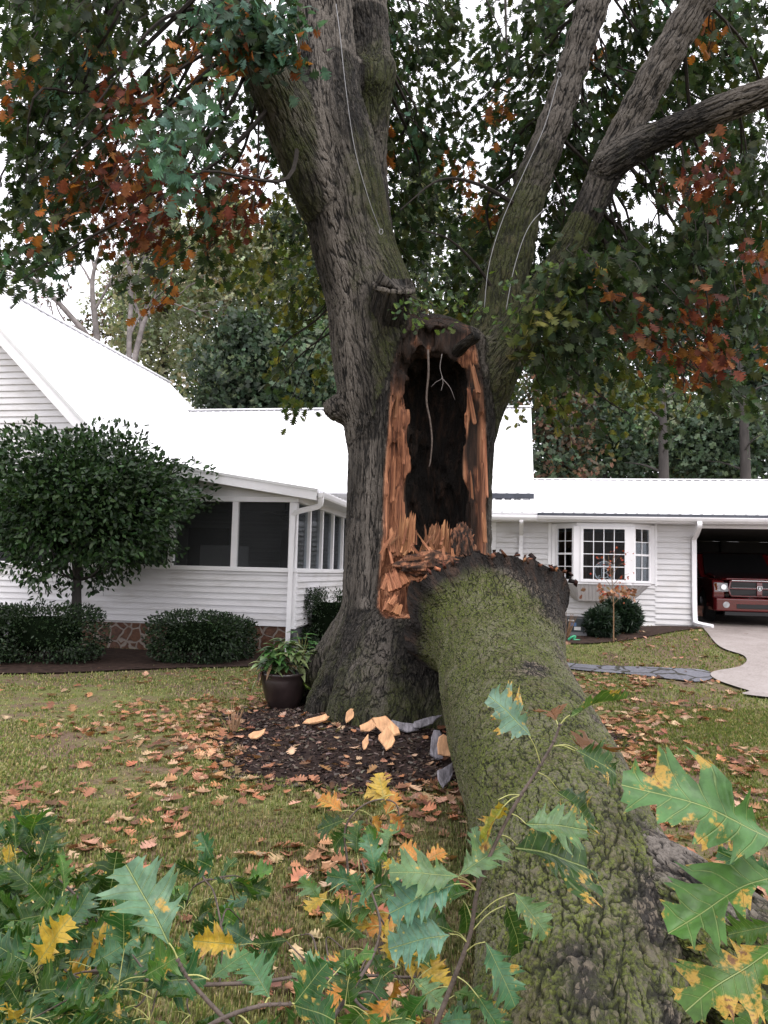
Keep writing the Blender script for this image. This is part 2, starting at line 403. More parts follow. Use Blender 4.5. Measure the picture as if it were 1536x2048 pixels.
def stone_mat(name, sc, cols, mortar, mw=.06, z=1.0):
    m, nt, out = newmat(name); v = vscale(nt, objco(nt), (1, 1, z))
    wob = nd(nt, 'TexNoise', {'Vector': v, 'Scale': 3.0, 'Detail': 2.0}).outputs['Color']
    v2 = nd(nt, 'VectorMath', {0: v, 1: vscale(nt, wob, (.25, .25, .25))}, operation='ADD').outputs[0]
    e = nd(nt, 'TexVoronoi', {'Vector': v2, 'Scale': sc}, feature='DISTANCE_TO_EDGE').outputs['Distance']
    cc = nd(nt, 'TexVoronoi', {'Vector': v2, 'Scale': sc}, feature='F1').outputs['Color']
    rnd = nd(nt, 'SeparateColor', {0: cc}).outputs[0]
    st = ramp(nt, rnd, [(.0, cols[0]), (.5, cols[1]), (1., cols[2])])
    st = mixc(nt, .5, st, ramp(nt, noise(nt, v, 20, 4), [(.3, [x * .4 for x in cols[0]]), (.7, [x * 1.2 for x in cols[1]])]))
    f = mrange(nt, e, mw * .5, mw)
    b = mixc(nt, f, mortar, st)
    princ(nt, out, b, .75, 0, .3, bump(nt, ma(nt, 'ADD', f, ma(nt, 'MULTIPLY', noise(nt, v, 40, 3), .3)), .015, 1)); return m
def siding_mat():
    m, nt, out = newmat('white_vinyl_siding'); v = objco(nt)
    f = noise(nt, vscale(nt, v, (.7, .7, 2.5)), 1.6, 6, .65)
    b = ramp(nt, f, [(.25, (.50, .48, .465)), (.5, (.64, .63, .64)), (.8, (.70, .69, .71))])
    princ(nt, out, b, .45, 0, .4); return m
M_ = {}
M_['bark'] = bark('oak_bark')
M_['logbark'] = bark('mossy_bark', 27.0, .025, ((.010, .014, .003), (.115, .14, .018)), (.17, .138, .10), .40, .55, .045)
M_['leaf'] = foliage('oak_foliage', .40, .55, .15)
M_['farleaf'] = foliage('distant_foliage', .3, .6)
M_['gloss'] = foliage('glossy_foliage', .15, .42, .3)
M_['grass'] = foliage('grass_blades', .3, .6, .2)
M_['litter'] = foliage('dry_leaf_litter', .15, .65, .25)
M_['mulch'] = foliage('mulch_chips', .0, .85, .15)
M_['near'] = nearleaf()
M_['ground'] = ground_mat(); M_['concrete'] = concrete_mat()
M_['path'] = stone_mat('flagstones', 2.6, ((.10, .10, .115), (.15, .15, .175), (.2, .2, .22)), (.03, .028, .02), .05)
M_['stone'] = stone_mat('fieldstone_veneer', 4.2, ((.09, .035, .022), (.15, .075, .045), (.10, .06, .05)), (.25, .21, .18), .09)
M_['siding'] = siding_mat()
M_['trim'] = simple('white_trim_paint', (.78, .77, .79), .4, .06, 2.0)
M_['roof'] = simple('white_metal_roof', (.83, .83, .85), .45, .03, .8)
M_['rooftrim'] = simple('roof_edge_metal', (.05, .055, .07), .4, .2, 3.0)
M_['soil'] = simple('bed_soil', (.035, .021, .016), .95, .6, 9.0, bmp=1.0, bsc=40, spec=.15)
M_['mulchbase'] = simple('dark_mulch', (.022, .014, .012), .95, .6, 14.0, bmp=1.0, bsc=45, spec=.15)
M_['block'] = simple('grey_block', (.10, .10, .105), .9, .3, 4.0, bmp=.5)
M_['pot'] = simple('dark_glazed_pot', (.018, .012, .012), .32, .5, 5.0, bmp=.2, bsc=30)
M_['chrome'] = simple('chrome', (.7, .7, .72), .15, .05, 3, metal=1.0)
M_['redpaint'] = simple('dark_red_car_paint', (.13, .008, .010), .18, .08, 3, spec=.6, Coat_Weight=.8)
M_['black'] = simple('black_plastic', (.012, .012, .013), .5, .2, 5)
M_['rubber'] = simple('tyre_rubber', (.015, .015, .015), .85, .3, 20, bmp=.6)
M_['rim'] = simple('alloy_rim', (.45, .45, .47), .3, .1, 4, metal=.9)
M_['amber'] = simple('amber_lens', (.55, .14, .02), .2, .1, 10)
M_['lens'] = simple('headlight_lens', (.55, .56, .58), .12, .3, 14, spec=.8)
M_['cable'] = simple('galvanised_cable', (.20, .20, .21), .55, .2, 30)
M_['twig'] = simple('twig_bark', (.075, .055, .045), .7, .5, 40, bmp=.6, bsc=120)
M_['darktwig'] = simple('dark_oak_twigs', (.022, .018, .015), .85, .4, 20, spec=.2)
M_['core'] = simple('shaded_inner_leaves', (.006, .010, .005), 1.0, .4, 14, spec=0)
M_['petiole'] = simple('leaf_stalk', (.30, .30, .10), .5, .3, 20)
M_['dry'] = simple('dry_stems', (.22, .13, .07), .8, .4, 20)
M_['chipwood'] = simple('fresh_chip_wood', (.52, .29, .15), .75, .35, 7, bmp=.8, bsc=40, stretch=(4, 1, 1))
M_['chipbark'] = simple('chip_bark', (.16, .15, .165), .85, .6, 12, bmp=1, bsc=30, stretch=(4, 1, 1))
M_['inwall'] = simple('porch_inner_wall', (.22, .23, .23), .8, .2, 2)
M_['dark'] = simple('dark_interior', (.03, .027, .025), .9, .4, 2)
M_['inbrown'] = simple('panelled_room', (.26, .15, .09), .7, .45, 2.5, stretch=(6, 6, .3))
M_['grey'] = simple('grey_utility_plastic', (.16, .16, .17), .6, .15, 5)
M_['panel'] = simple('grey_bay_panel', (.36, .34, .335), .6, .1, 3)
M_['whiteapp'] = simple('off_white_enamel', (.6, .6, .6), .4, .08, 3)
M_['glass'] = glass('window_glass'); M_['screen'] = screen_mat()
M_['bgtrunk'] = simple('distant_bark', (.034, .029, .026), .9, .5, 3, bmp=.8, bsc=12, stretch=(2, 2, .4))
M_['palebranch'] = simple('pale_branch_bark', (.17, .15, .145), .85, .4, 4, bmp=.5, bsc=20)
M_['green'] = simple('green_plastic', (.02, .30, .14), .4, .1, 5)
# ---------------------------------------------------------------- ground, drive, path, beds
def grid_mesh(xs, ys, zf):
    X, Y = np.meshgrid(xs, ys, indexing='ij'); V = np.stack([X, Y, zf(X, Y)], -1).reshape(-1, 3)
    n, m = len(xs), len(ys); i, j = np.meshgrid(np.arange(n - 1), np.arange(m - 1), indexing='ij')
    a = (i * m + j).ravel(); return V, np.stack([a, a + m, a + m + 1, a + 1], -1)
xs = np.concatenate([[-200, -110, -60, -35, -22], np.arange(-15, 15.01, .12), [22, 35, 60, 110, 200]])
ys = np.concatenate([[-60, -20, -6, -2], np.arange(0, 22.01, .12), [25, 30, 40, 60, 110, 250]])
gV, gF = grid_mesh(xs, ys, gz)
tag(npmesh('lawn', gV, gF, M_['ground'], smooth=True), kind='structure')
def strip(name, left, right, lift, mat, n=60, m=14):
    """sheet between two ground polylines given as world xy rows, following the terrain"""
    L = smooth_path(left, n); Rr = smooth_path(right, n)
    V = []
    for i in range(n):
        for k in range(m):
            p = L[i] + (Rr[i] - L[i]) * k / (m - 1); V.append((p[0], p[1], float(gz(p[0], p[1])) + lift))
    i, j = np.meshgrid(np.arange(n - 1), np.arange(m - 1), indexing='ij'); a = (i * m + j).ravel()
    o = npmesh(name, np.array(V), np.stack([a, a + 1, a + m + 1, a + m], -1), mat, smooth=True)
    return tag(o, kind='structure')
def gp(*pts): return np.array([G(*p)[:2] for p in pts])
drive_l = np.vstack([gp((1398, 1252), (1432, 1290), (1488, 1316), (1484, 1336), (1426, 1348), (1432, 1364), (1495, 1385), (1560, 1402)), [[9.5, 9.0]]])
drive_r = drive_l * 0 + np.array([[14, 17], [14, 15], [14, 14], [14, 13.5], [14, 12.5], [14, 12], [14, 11.0], [14, 10], [14, 9]])
strip('driveway', drive_l, drive_r, .035, M_['concrete'], 90, 30)
strip('carport_floor', np.array([drive_l[0] + [.0, 0.05], drive_l[0] + [1.3, 7.5]]), np.array([[15, 16], [16.3, 23]]), .03, M_['concrete'], 20, 10)
path_far = gp((1120, 1326), (1180, 1331), (1260, 1334), (1340, 1337), (1405, 1342), (1426, 1350))
path_near = gp((1120, 1338), (1180, 1345), (1260, 1352), (1340, 1362), (1400, 1367), (1430, 1358))
strip('flagstone_path', path_far, path_near, .022, M_['path'])
soil_far = gp((-160, 1290), (150, 1296), (480, 1308), (600, 1306), (700, 1296)); soil_near = gp((-160, 1352), (120, 1347), (330, 1340), (560, 1334), (700, 1322))
strip('porch_bed', soil_far, soil_near, .025, M_['soil'])
rb_far = gp((1080, 1262), (1180, 1254), (1300, 1254), (1398, 1250)); rb_near = gp((1080, 1286), (1180, 1290), (1290, 1276), (1402, 1258))
strip('bay_bed', rb_far, rb_near, .025, M_['soil'])
# mulch ring round the oak
TC = np.array((.42, 8.8)); MC = np.array((.30, 7.75))
def mulch_r(a):
    return 1.98 + .14 * np.sin(3 * a + 1) + .10 * np.sin(5 * a) + .08 * np.sin(11 * a + 2)
def mulch_z(x, y):
    d = np.hypot(x - MC[0], y - MC[1]); a = np.arctan2(y - MC[1], x - MC[0]); r = mulch_r(a)
    return gz(x, y) + .012 + .10 * (1 - ss(.2, 1.0, d / r)) + .02 * (fbm(np.stack([x * 5, y * 5, x * 0], -1), 2, 9) - .5)
aa = np.linspace(0, 2 * math.pi, 160, endpoint=False); rr = np.linspace(.2, 1, 40)
A_, R_ = np.meshgrid(aa, rr, indexing='ij'); mx = MC[0] + R_ * mulch_r(A_) * np.cos(A_); my = MC[1] + R_ * mulch_r(A_) * np.sin(A_)
mV = np.stack([mx, my, mulch_z(mx, my) - .03 * ss(.9, 1, R_)], -1).reshape(-1, 3)
i, j = np.meshgrid(np.arange(160), np.arange(39), indexing='ij')
mF = np.stack([i * 40 + j, i * 40 + j + 1, ((i + 1) % 160) * 40 + j + 1, ((i + 1) % 160) * 40 + j], -1).reshape(-1, 4)
tag(npmesh('mulch_bed', mV, mF, M_['mulchbase'], smooth=True), kind='structure')
def in_mulch(x, y, k=1.0):
    d = np.hypot(x - MC[0], y - MC[1]); return d < k * mulch_r(np.arctan2(y - MC[1], x - MC[0]))
from_poly = lambda P, x, y: _inpoly(P, x, y)
def _inpoly(P, x, y):
    c = np.zeros(x.shape, bool); n = len(P)
    for k in range(n):
        x1, y1 = P[k]; x2, y2 = P[(k + 1) % n]
        c ^= ((y1 > y) != (y2 > y)) & (x < (x2 - x1) * (y - y1) / (y2 - y1 + 1e-12) + x1)
    return c
POLY_DRIVE = np.vstack([smooth_path(drive_l, 60), [[14, 9], [16, 17]]])
POLY_PATH = np.vstack([smooth_path(path_far, 40), smooth_path(path_near, 40)[::-1]])
POLY_SOIL = np.vstack([soil_far, soil_near[::-1]]); POLY_RB = np.vstack([rb_far, rb_near[::-1]])
def paved(x, y): return _inpoly(POLY_DRIVE, x, y) | _inpoly(POLY_PATH, x, y)
def bedded(x, y): return _inpoly(POLY_SOIL, x, y) | _inpoly(POLY_RB, x, y)
# mulch chips
n = 14000
a = rng.random(n) * 2 * math.pi; r = np.sqrt(rng.random(n)) * mulch_r(a) * 1.06
px_, py_ = MC[0] + r * np.cos(a), MC[1] + r * np.sin(a)
T = np.array([(-.5, -.18, 0), (.5, -.14, .05), (.45, .18, 0), (-.5, .12, .06), (0, 0, .22)], float); F = np.array([(0, 1, 4), (1, 2, 4), (2, 3, 4), (3, 0, 4)])
nr = rdir(n) * .45 + [0, 0, 1]; fw = rdir(n)
V, F, C = scatter(T, F, np.stack([px_, py_, mulch_z(px_, py_) + .004], -1), basis(fw, nr), .02 + .05 * rng.random((n, 1)) ** 2,
                  pal([(.018, .011, .009), (.035, .022, .017), (.012, .008, .008), (.07, .045, .035), (.1, .08, .07)], n))
tag(npmesh('mulch_chips', V, F, M_['mulch'], col=C), kind='stuff')
# grass
def grass(n, y0, y1, h, w, seed):
    y = y0 + (y1 - y0) * rng.random(n) ** 1.0; x = y * (rng.random(n) * 1.25 - .62)
    f = .6 * fbm(np.stack([x * .55, y * .55, x * 0], -1), 3, 21) + .4 * fbm(np.stack([x * 2.6, y * 2.6, x * 0], -1), 3, 33)
    keep = (rng.random(n) < ss(.36, .52, f) * .95 + .12) & ~in_mulch(x, y, .96) & ~paved(x, y) & ~(bedded(x, y) & (rng.random(n) < .97))
    x, y, f = x[keep], y[keep], f[keep]; n = len(x)
    T = np.array([(-.5, 0, 0), (.5, 0, 0), (.32, .25, .55), (-.32, .25, .55), (0, .75, .9)], float); F = [np.array([(0, 1, 2), (0, 2, 3), (3, 2, 4)])]
    a = rng.random(n) * 2 * math.pi; up = np.stack([.6 * rng.normal(size=n), .6 * rng.normal(size=n), np.ones(n)], -1); up /= np.linalg.norm(up, axis=1)[:, None]
    fw = np.stack([np.cos(a), np.sin(a), 0 * a], -1); rot = basis(fw, up)
    hh = h * (.45 + .9 * rng.random(n)) * (.6 + .8 * f); sc = np.stack([w * (.7 + .6 * rng.random(n)), hh, hh], -1)
    base = pal([(.17, .21, .065), (.235, .255, .095), (.125, .165, .05), (.33, .295, .145), (.40, .33, .20)], n, .3)
    right = ss(.5, 2.5, x)[:, None]; base = base * (1 - .25 * right) + right * .25 * np.array((.09, .15, .03))
    V, F2, C = scatter(T, F[0], np.stack([x, y, gz(x, y)], -1), rot, sc, base)
    return V, F2, C
parts = [grass(95000, 2.2, 5.2, .030, .0036, 1), grass(140000, 5.2, 9.5, .030, .0065, 2), grass(90000, 9.5, 19, .034, .013, 3)]
off = 0; Vs, Fs, Cs = [], [], []
for V, F, C in parts:
    Vs.append(V); Fs.append(F + off); Cs.append(C); off += len(V)
tag(npmesh('grass', np.vstack(Vs), np.vstack(Fs), M_['grass'], col=np.vstack(Cs)), kind='stuff')
# low broad weeds in the turf
n = 5000; y = 2.4 + 7 * rng.random(n); x = y * (rng.random(n) * 1.2 - .6)
k = (fbm(np.stack([x * 1.1, y * 1.1, x * 0], -1), 3, 71) > .5) & ~in_mulch(x, y, 1.0); x, y = x[k], y[k]; n = len(x)
V, F, C = scatter(OVAL_V, OVAL_F, np.stack([x, y, gz(x, y) + .012 + .02 * rng.random(n)], -1), basis(rdir(n) * [1, 1, .3], rdir(n) * .4 + [0, 0, 1]),
                  .012 + .014 * rng.random((n, 1)), pal([(.05, .10, .025), (.08, .13, .03), (.04, .075, .02)], n))
tag(npmesh('clover', V, F, M_['grass'], col=C), kind='stuff')
# fallen leaves
def litter(n, y0, y1, cond, dens, size, palc, lift=.0):
    y = y0 + (y1 - y0) * rng.random(n); x = y * (rng.random(n) * 1.3 - .65)
    f = .5 * fbm(np.stack([x * .9, y * .9, x * 0], -1), 3, 51) + .5 * fbm(np.stack([x * 3.2, y * 3.2, x * 0], -1), 2, 57)
    k = (rng.random(n) < dens(x, y, f)) & cond(x, y); x, y = x[k], y[k]; n = len(x)
    z = np.where(in_mulch(x, y), mulch_z(x, y), gz(x, y)) + .010 + .03 * rng.random(n)
    nr = rdir(n) * .36 + [0, 0, 1]; fw = rdir(n) * [1, 1, .25]
    T = LEAF_V.copy(); T[:, 1] -= .5; T[:, 2] += .42 * (T[:, 0] ** 2) + .30 * T[:, 1] ** 2 - .04
    V, F, C = scatter(T, LEAF_F, np.stack([x, y, z], -1), basis(fw, nr), size * (.6 + .7 * rng.random((n, 1))) * (1, 1, 1), pal(palc, n, .3))
    return V, F, C
LIT = [(.34, .17, .10), (.40, .23, .14), (.27, .115, .065), (.20, .09, .05), (.42, .28, .18), (.34, .16, .08), (.14, .065, .04)]
def dens1(x, y, f):
    d = np.hypot(x - MC[0], y - MC[1])
    right = ss(1.2, 2.4, x)
    base = ss(.42, .66, f) * (.40 + .5 * right)
    base = base + .55 * np.exp(-((x + 1.35) / .8) ** 2 - ((y - 7.3) / .55) ** 2) + .45 * np.exp(-((d - 2.0) / .55) ** 2) * (y < 9.5)
    return base * (1 - .75 * ss(-2.2, -4.5, x) * (y > 7)) * (1 - .72 * in_mulch(x, y, .97))
sets = [litter(18000, 2.6, 12, lambda x, y: ~paved(x, y), dens1, .088, LIT),
        litter(4200, 9.5, 17, lambda x, y: ~paved(x, y) & (x > 1.5), lambda x, y, f: ss(.40, .58, f) * .9, .092, LIT),
        litter(700, 9, 16.5, lambda x, y: paved(x, y), lambda x, y, f: .12 + 0 * x, .08, LIT[2:4] + LIT[6:])]
off = 0; Vs, Fs, Cs = [], [], []
for V, F, C in sets:
    Vs.append(V); Fs.append(F + off); Cs.append(C); off += len(V)
tag(npmesh('fallen_leaves', np.vstack(Vs), np.vstack(Fs), M_['litter'], col=np.vstack(Cs)), kind='stuff')
# ---------------------------------------------------------------- the white house (local frame: x along the front, y away, z up)
TH = R(9.65); H0 = np.array((-1.6, 14.2))
HU_, HV_ = np.array((math.cos(TH), -math.sin(TH))), np.array((math.sin(TH), math.cos(TH)))
def hl(p):   # world -> house local
    d = np.asarray(p[:2]) - H0; return np.array((d @ HU_, d @ HV_, p[2]))
def hw(u, v, z=0): q = H0 + HU_ * u + HV_ * v; return np.array((q[0], q[1], z))
def HP(px, py, v):  # pixel on the local plane y=v -> (u, z)
    d = np.array(ray(px, py)); o = hl((0, 0, EYE)); dd = np.array((d[:2] @ HU_, d[:2] @ HV_, d[2]))
    t = (v - o[1]) / dd[1]; p = o + dd * t; return p[0], p[2]
house = empty('house', (H0[0], H0[1], 0), -TH, 'white sided single storey house with metal roof, screened porch and bay window', 'house')
def HM(mb, name, mat, parent=None, **k): return mb.build(name, M_[mat], parent or house, **k)
VF = 3.65            # front of the right-hand wing
ZS = 1.58            # porch sill
def lap(mb, p0, p1, z0, z1, nrm, step=.117, ends=None):
    """lap siding boards between two plan points; ends(z) -> (t0,t1) clips each board"""
    p0 = np.array(p0, float); p1 = np.array(p1, float); nrm = np.array(nrm, float); z = z0
    while z < z1 - .01:
        zt = min(z + step, z1); t0, t1 = ends((z + zt) / 2) if ends else (0, 1)
        if t1 - t0 > .01:
            a = p0 + (p1 - p0) * t0; b = p0 + (p1 - p0) * t1; o = nrm * .032
            q = lambda p, zz, k: (p[0] + o[0] * k, p[1] + o[1] * k, zz)
            mb.add([q(a, z, 1), q(b, z, 1), q(b, zt, .15), q(a, zt, .15), q(a, z, -1), q(b, z, -1)], [(0, 1, 2, 3), (4, 5, 1, 0)])
        z = zt
    return mb
# porch lower wall and corner
fw = MB(); lap(fw, (-13, 0), (-.11, 0), .54, ZS - .05, (0, -1)); HM(fw, 'siding', 'siding')
sw = MB(); lap(sw, (0, .02), (0, 5.2), .54, ZS - .05, (1, 0)); HM(sw, 'siding', 'siding')
w = MB(); w.box((-13, .03, .5), (-.03, .12, ZS - .06)); w.box((-.12, .13, .5), (-.03, 5.2, ZS - .06)); HM(w, 'wall', 'siding')
s = MB(); s.box((-13, -.05, ZS - .05), (.05, .14, ZS + .03)); s.box((-.14, .14, ZS - .05), (.05, 5.2, ZS + .03)); HM(s, 'sill', 'trim', bevel=.006)
for a, b in (((-.10, -.03, .5), (.025, .03, ZS - .052)), ((-.028, .032, .5), (.026, .10, ZS - .052))):
    c = MB(); c.box(a, b); HM(c, 'corner_board', 'trim', bevel=.004)
zt = HP(520, 1004, 0)[1]
for u, wd_ in ((-.075, .15), (-1.2, .12), (-2.45, .12), (-3.7, .12), (-4.95, .12), (-6.2, .12), (-7.5, .12)):
    p = MB(); p.box((u - wd_ / 2, -.015, ZS + .03), (u + wd_ / 2, .10, zt)); HM(p, 'post', 'trim', bevel=.006)
for v in (.95, 1.93, 2.92, 3.9, 4.9):
    p = MB(); p.box((-.10, v - .045, ZS + .03), (.012, v + .045, zt + .02)); HM(p, 'post', 'trim', bevel=.005)
hd = MB(); hd.box((-13, -.03, zt), (.03, .12, zt + .10)); hd.box((-.12, .121, zt), (.03, 5.2, zt + .12)); HM(hd, 'header', 'trim', bevel=.006)
zr = lambda u: 3.0 + .155 * (.45 - u) if u > -3.5 else 3.0 + .155 * 3.95 + .98 * (-3.5 - u)     # underside of the porch / gable roof
ZPK = zr(-7.8)
gbl = MB()
def gend(z):
    if z < zr(-3.5):
        u1 = .45 - (z - 3.0) / .155
    else: u1 = -3.5 - (z - zr(-3.5)) / .98
    u0 = -7.8 - (u1 + 7.8) if z > zr(-3.5) else -13
    u1 = min(u1, 0.0)
    return ((u0 + 13) / 13, (u1 + 13) / 13)
lap(gbl, (-13, 0), (0, 0), zt + .10, ZPK, (0, -1), .13, gend); HM(gbl, 'siding', 'siding')
gw = MB(); gw.prism([(-13, .03, zt + .1), (-.02, .03, zt + .1), (-.02, .03, zr(-.02) - .02), (-3.5, .03, zr(-3.5) - .02), (-7.8, .03, ZPK - .05), (-13, .03, zr(-3.5) - 1.0 + .5)], (0, .08, 0)); HM(gw, 'gable_wall', 'siding')
for k, (v0, v1) in enumerate([(.02, .905), (.995, 1.885), (1.975, 2.875), (2.965, 3.855), (3.945, 4.855)]):
    g = MB(); g.box((-.055, v0, ZS + .03), (-.049, v1, zt)); HM(g, 'window_pane', 'glass')
us = [-7.44, -6.26, -6.14, -5.01, -4.89, -3.76, -3.64, -2.51, -2.39, -1.26, -1.14, -.15]
for k in range(0, len(us), 2):
    g = MB(); g.box((us[k], .05, ZS + .03), (us[k + 1], .054, zt)); HM(g, 'insect_screen', 'screen')
# porch inside
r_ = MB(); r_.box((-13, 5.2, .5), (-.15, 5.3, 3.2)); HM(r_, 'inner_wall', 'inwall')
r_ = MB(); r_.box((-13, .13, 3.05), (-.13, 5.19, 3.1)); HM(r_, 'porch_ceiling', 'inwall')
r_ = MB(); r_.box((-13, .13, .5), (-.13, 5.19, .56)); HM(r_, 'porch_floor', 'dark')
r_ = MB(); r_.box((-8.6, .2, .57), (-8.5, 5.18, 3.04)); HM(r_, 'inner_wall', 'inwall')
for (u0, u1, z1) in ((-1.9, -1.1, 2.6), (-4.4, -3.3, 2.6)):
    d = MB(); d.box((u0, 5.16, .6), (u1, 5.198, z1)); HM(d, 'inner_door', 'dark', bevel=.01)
# foundation
f = MB(); f.box((-13, .06, -.2), (-.9, .2, .5)); f.box((-.3, .25, -.2), (-.06, 5.2, .5)); HM(f, 'foundation', 'block')
f = MB(); f.box((-.88, .02, -.2), (-.13, .2, .535)); f.box((-4.5, .03, -.2), (-1.9, .055, .5)); HM(f, 'stone_veneer', 'stone')
f = MB(); f.box((-.12, .01, -.2), (.0, .12, .535)); HM(f, 'corner_block', 'block')
# roofs: ribbed metal sheets
def sheet(mb, a, b, c, d, n, t=.035, rib=.022, wr=.05):
    """a-b along the eave, d-c along the ridge; n ribs run from eave to ridge"""
    a, b, c, d = (Vector(x) for x in (a, b, c, d)); nn = (b - a).cross(d - a).normalized()
    if nn.z < 0: nn = -nn
    mb.prism([a, b, c, d], nn * t)
    for k in range(n + 1):
        f = (k + .5) / (n + 1); p = a.lerp(b, f); q = d.lerp(c, f); mb.bar(p + nn * (t + rib / 2 - .002) , q + nn * (t + rib / 2 - .002), wr, rib, up=nn)
    return mb
V0, V1 = -.33, 10.7
rf = MB(); sheet(rf, (.45, V0, zr(.45)), (.45, 5.2, zr(.45)), (-3.5, 5.2, zr(-3.5)), (-3.5, V0, zr(-3.5)), 18)
HM(rf, 'porch_roof', 'roof')
rf = MB(); sheet(rf, (-3.5, V0, zr(-3.5)), (-3.5, V1, zr(-3.5)), (-7.8, V1, ZPK), (-7.8, V0, ZPK), 36)
sheet(rf, (-12.1, V0, zr(-3.5)), (-12.1, V1, zr(-3.5)), (-7.8, V1, ZPK), (-7.8, V0, ZPK), 36)
rf.bar((-7.8, V0, ZPK + .05), (-7.8, V1, ZPK + .05), .22, .03); HM(rf, 'gable_roof', 'roof')
fb = MB(); fb.bar((.45, V0 - .012, zr(.45) - .075), (-3.5, V0 - .012, zr(-3.5) - .075), .024, .17, up=(0, 0, 1)); fb.bar((-3.5, V0 - .012, zr(-3.5) - .11), (-7.8, V0 - .012, ZPK - .11), .024, .24)
HM(fb, 'fascia', 'trim')
so_ = MB(); so_.prism([(.44, V0, zr(.44) - .16), (-3.5, V0, zr(-3.5) - .16), (-3.5, V0, zr(-3.5) - .13), (.44, V0, zr(.44) - .13)], (0, .32, 0))
so_.prism([(-3.5, V0, zr(-3.5) - .22), (-7.8, V0, ZPK - .22), (-7.8, V0, ZPK - .19), (-3.5, V0, zr(-3.5) - .19)], (0, .32, 0))
so_.box((.03, 0, zr(.03) - .14), (.43, 5.2, zr(.03) - .11)); HM(so_, 'soffit', 'trim')
rt = MB(); rt.bar((.46, V0 - .03, zr(.45) + .02), (-3.5, V0 - .03, zr(-3.5) + .02), .02, .05); rt.bar((-3.5, V0 - .03, zr(-3.5) + .02), (-7.8, V0 - .03, ZPK + .02), .02, .05); HM(rt, 'rake_trim', 'whiteapp')
# gutter on the porch side eave and its downspout
def gutter(mb, p, q, w=.11, h=.11):
    p = Vector(p); q = Vector(q); d = (q - p).normalized(); o = d.cross(Vector((0, 0, 1)))
    sec = [(0, 0), (0, -h), (w * .55, -h), (w * .8, -h * .75), (w, -h * .25), (w, .0), (w - .01, 0), (w - .012, -h * .2), (.012, -h * .3), (.012, 0)]
    mb.prism([p + o * a + Vector((0, 0, b)) for a, b in sec], q - p); return mb
g = MB(); gutter(g, (.46, V0 + .02, zr(.45) + .0), (.46, 5.2, zr(.45) + .0)); HM(g, 'gutter', 'trim')
def spout(pts, w=.085, h=.07, name='downspout', par=None):
    P = smooth_path(pts, 40); T, N, B = frames(P); V = []
    for i in range(len(P)):
        for a, b in ((-1, -1), (1, -1), (1, 1), (-1, 1)): V.append(P[i] + N[i] * a * w / 2 + B[i] * b * h / 2)
    F = [(i * 4 + k, i * 4 + (k + 1) % 4, i * 4 + 4 + (k + 1) % 4, i * 4 + 4 + k) for i in range(len(P) - 1) for k in range(4)] + [(3, 2, 1, 0), tuple(len(V) - 4 + k for k in range(4))]
    m = MB(); m.add(V, F); return HM(m, name, 'trim', par, bevel=.012)
spout([(.50, V0 + .1, 2.92), (.50, V0 + .1, 2.82), (.44, V0 + .14, 2.74), (.1, -.14, 2.66), (-.04, -.085, 2.6), (-.06, -.08, 2.45), (-.07, -.08, 1.5), (-.075, -.085, .6), (-.08, -.09, .12), (-.08, -.14, .06)])
u_, z_ = HP(143, 1150, -.1)
spout([(u_, -.09, 2.8), (u_, -.09, 1.5), (u_, -.09, HP(143, 1190, -.1)[1]), (u_ - .06, -.09, HP(130, 1206, -.1)[1]), (u_ - .3, -.09, HP(100, 1208, -.1)[1]), (u_ - 3, -.09, HP(0, 1208, -.1)[1] - .1)], .1)
vp = MB(); pu, pz = HP(391, 915, 1.0); vp.tube([(pu, 1.0, zr(pu)), (pu, 1.0, zr(pu) + .34)], .028, 12); HM(vp, 'vent_pipe', 'whiteapp', smooth=False)
vf_ = MB(); vf_.lathe([(.09, .045), (.08, .06), (.04, .10), (.03, .12)], 16, (pu, 1.0, zr(pu))); HM(vf_, 'vent_flashing', 'rooftrim', smooth=True)
# main block behind
VE, VR = 4.75, 9.5
ur, zre = HP(1068, 990, VE); ul = -7.0
zrd = HP(405, 824, VR)[1]
rf = MB(); sheet(rf, (ul, VE, zre), (ur, VE, zre), (ur, VR, zrd), (ul, VR, zrd), 44)
sheet(rf, (ul, 2 * VR - VE, zre), (ur, 2 * VR - VE, zre), (ur, VR, zrd), (ul, VR, zrd), 44); rf.bar((ul, VR, zrd + .05), (ur, VR, zrd + .05), .3, .03); HM(rf, 'main_roof', 'roof')
ed = MB(); ed.box((ul + 7, VE - .03, zre - .09), (ur, VE - .004, zre + .035)); HM(ed, 'eave_edge', 'rooftrim')
mw = MB(); mw.prism([(ul + .2, VE + .45, .4), (ur - .35, VE + .45, .4), (ur - .35, VE + .45, zre + .2), (ul + .2, VE + .45, zre + .2)], (0, 9, 0)); HM(mw, 'wall', 'siding')
mg = MB(); mg.prism([(ur - .36, VE + .3, zre + .2), (ur - .36, 2 * VR - VE - .3, zre + .2), (ur - .36, VR, zrd - .1)], (.012, 0, 0)); HM(mg, 'gable_wall', 'siding')
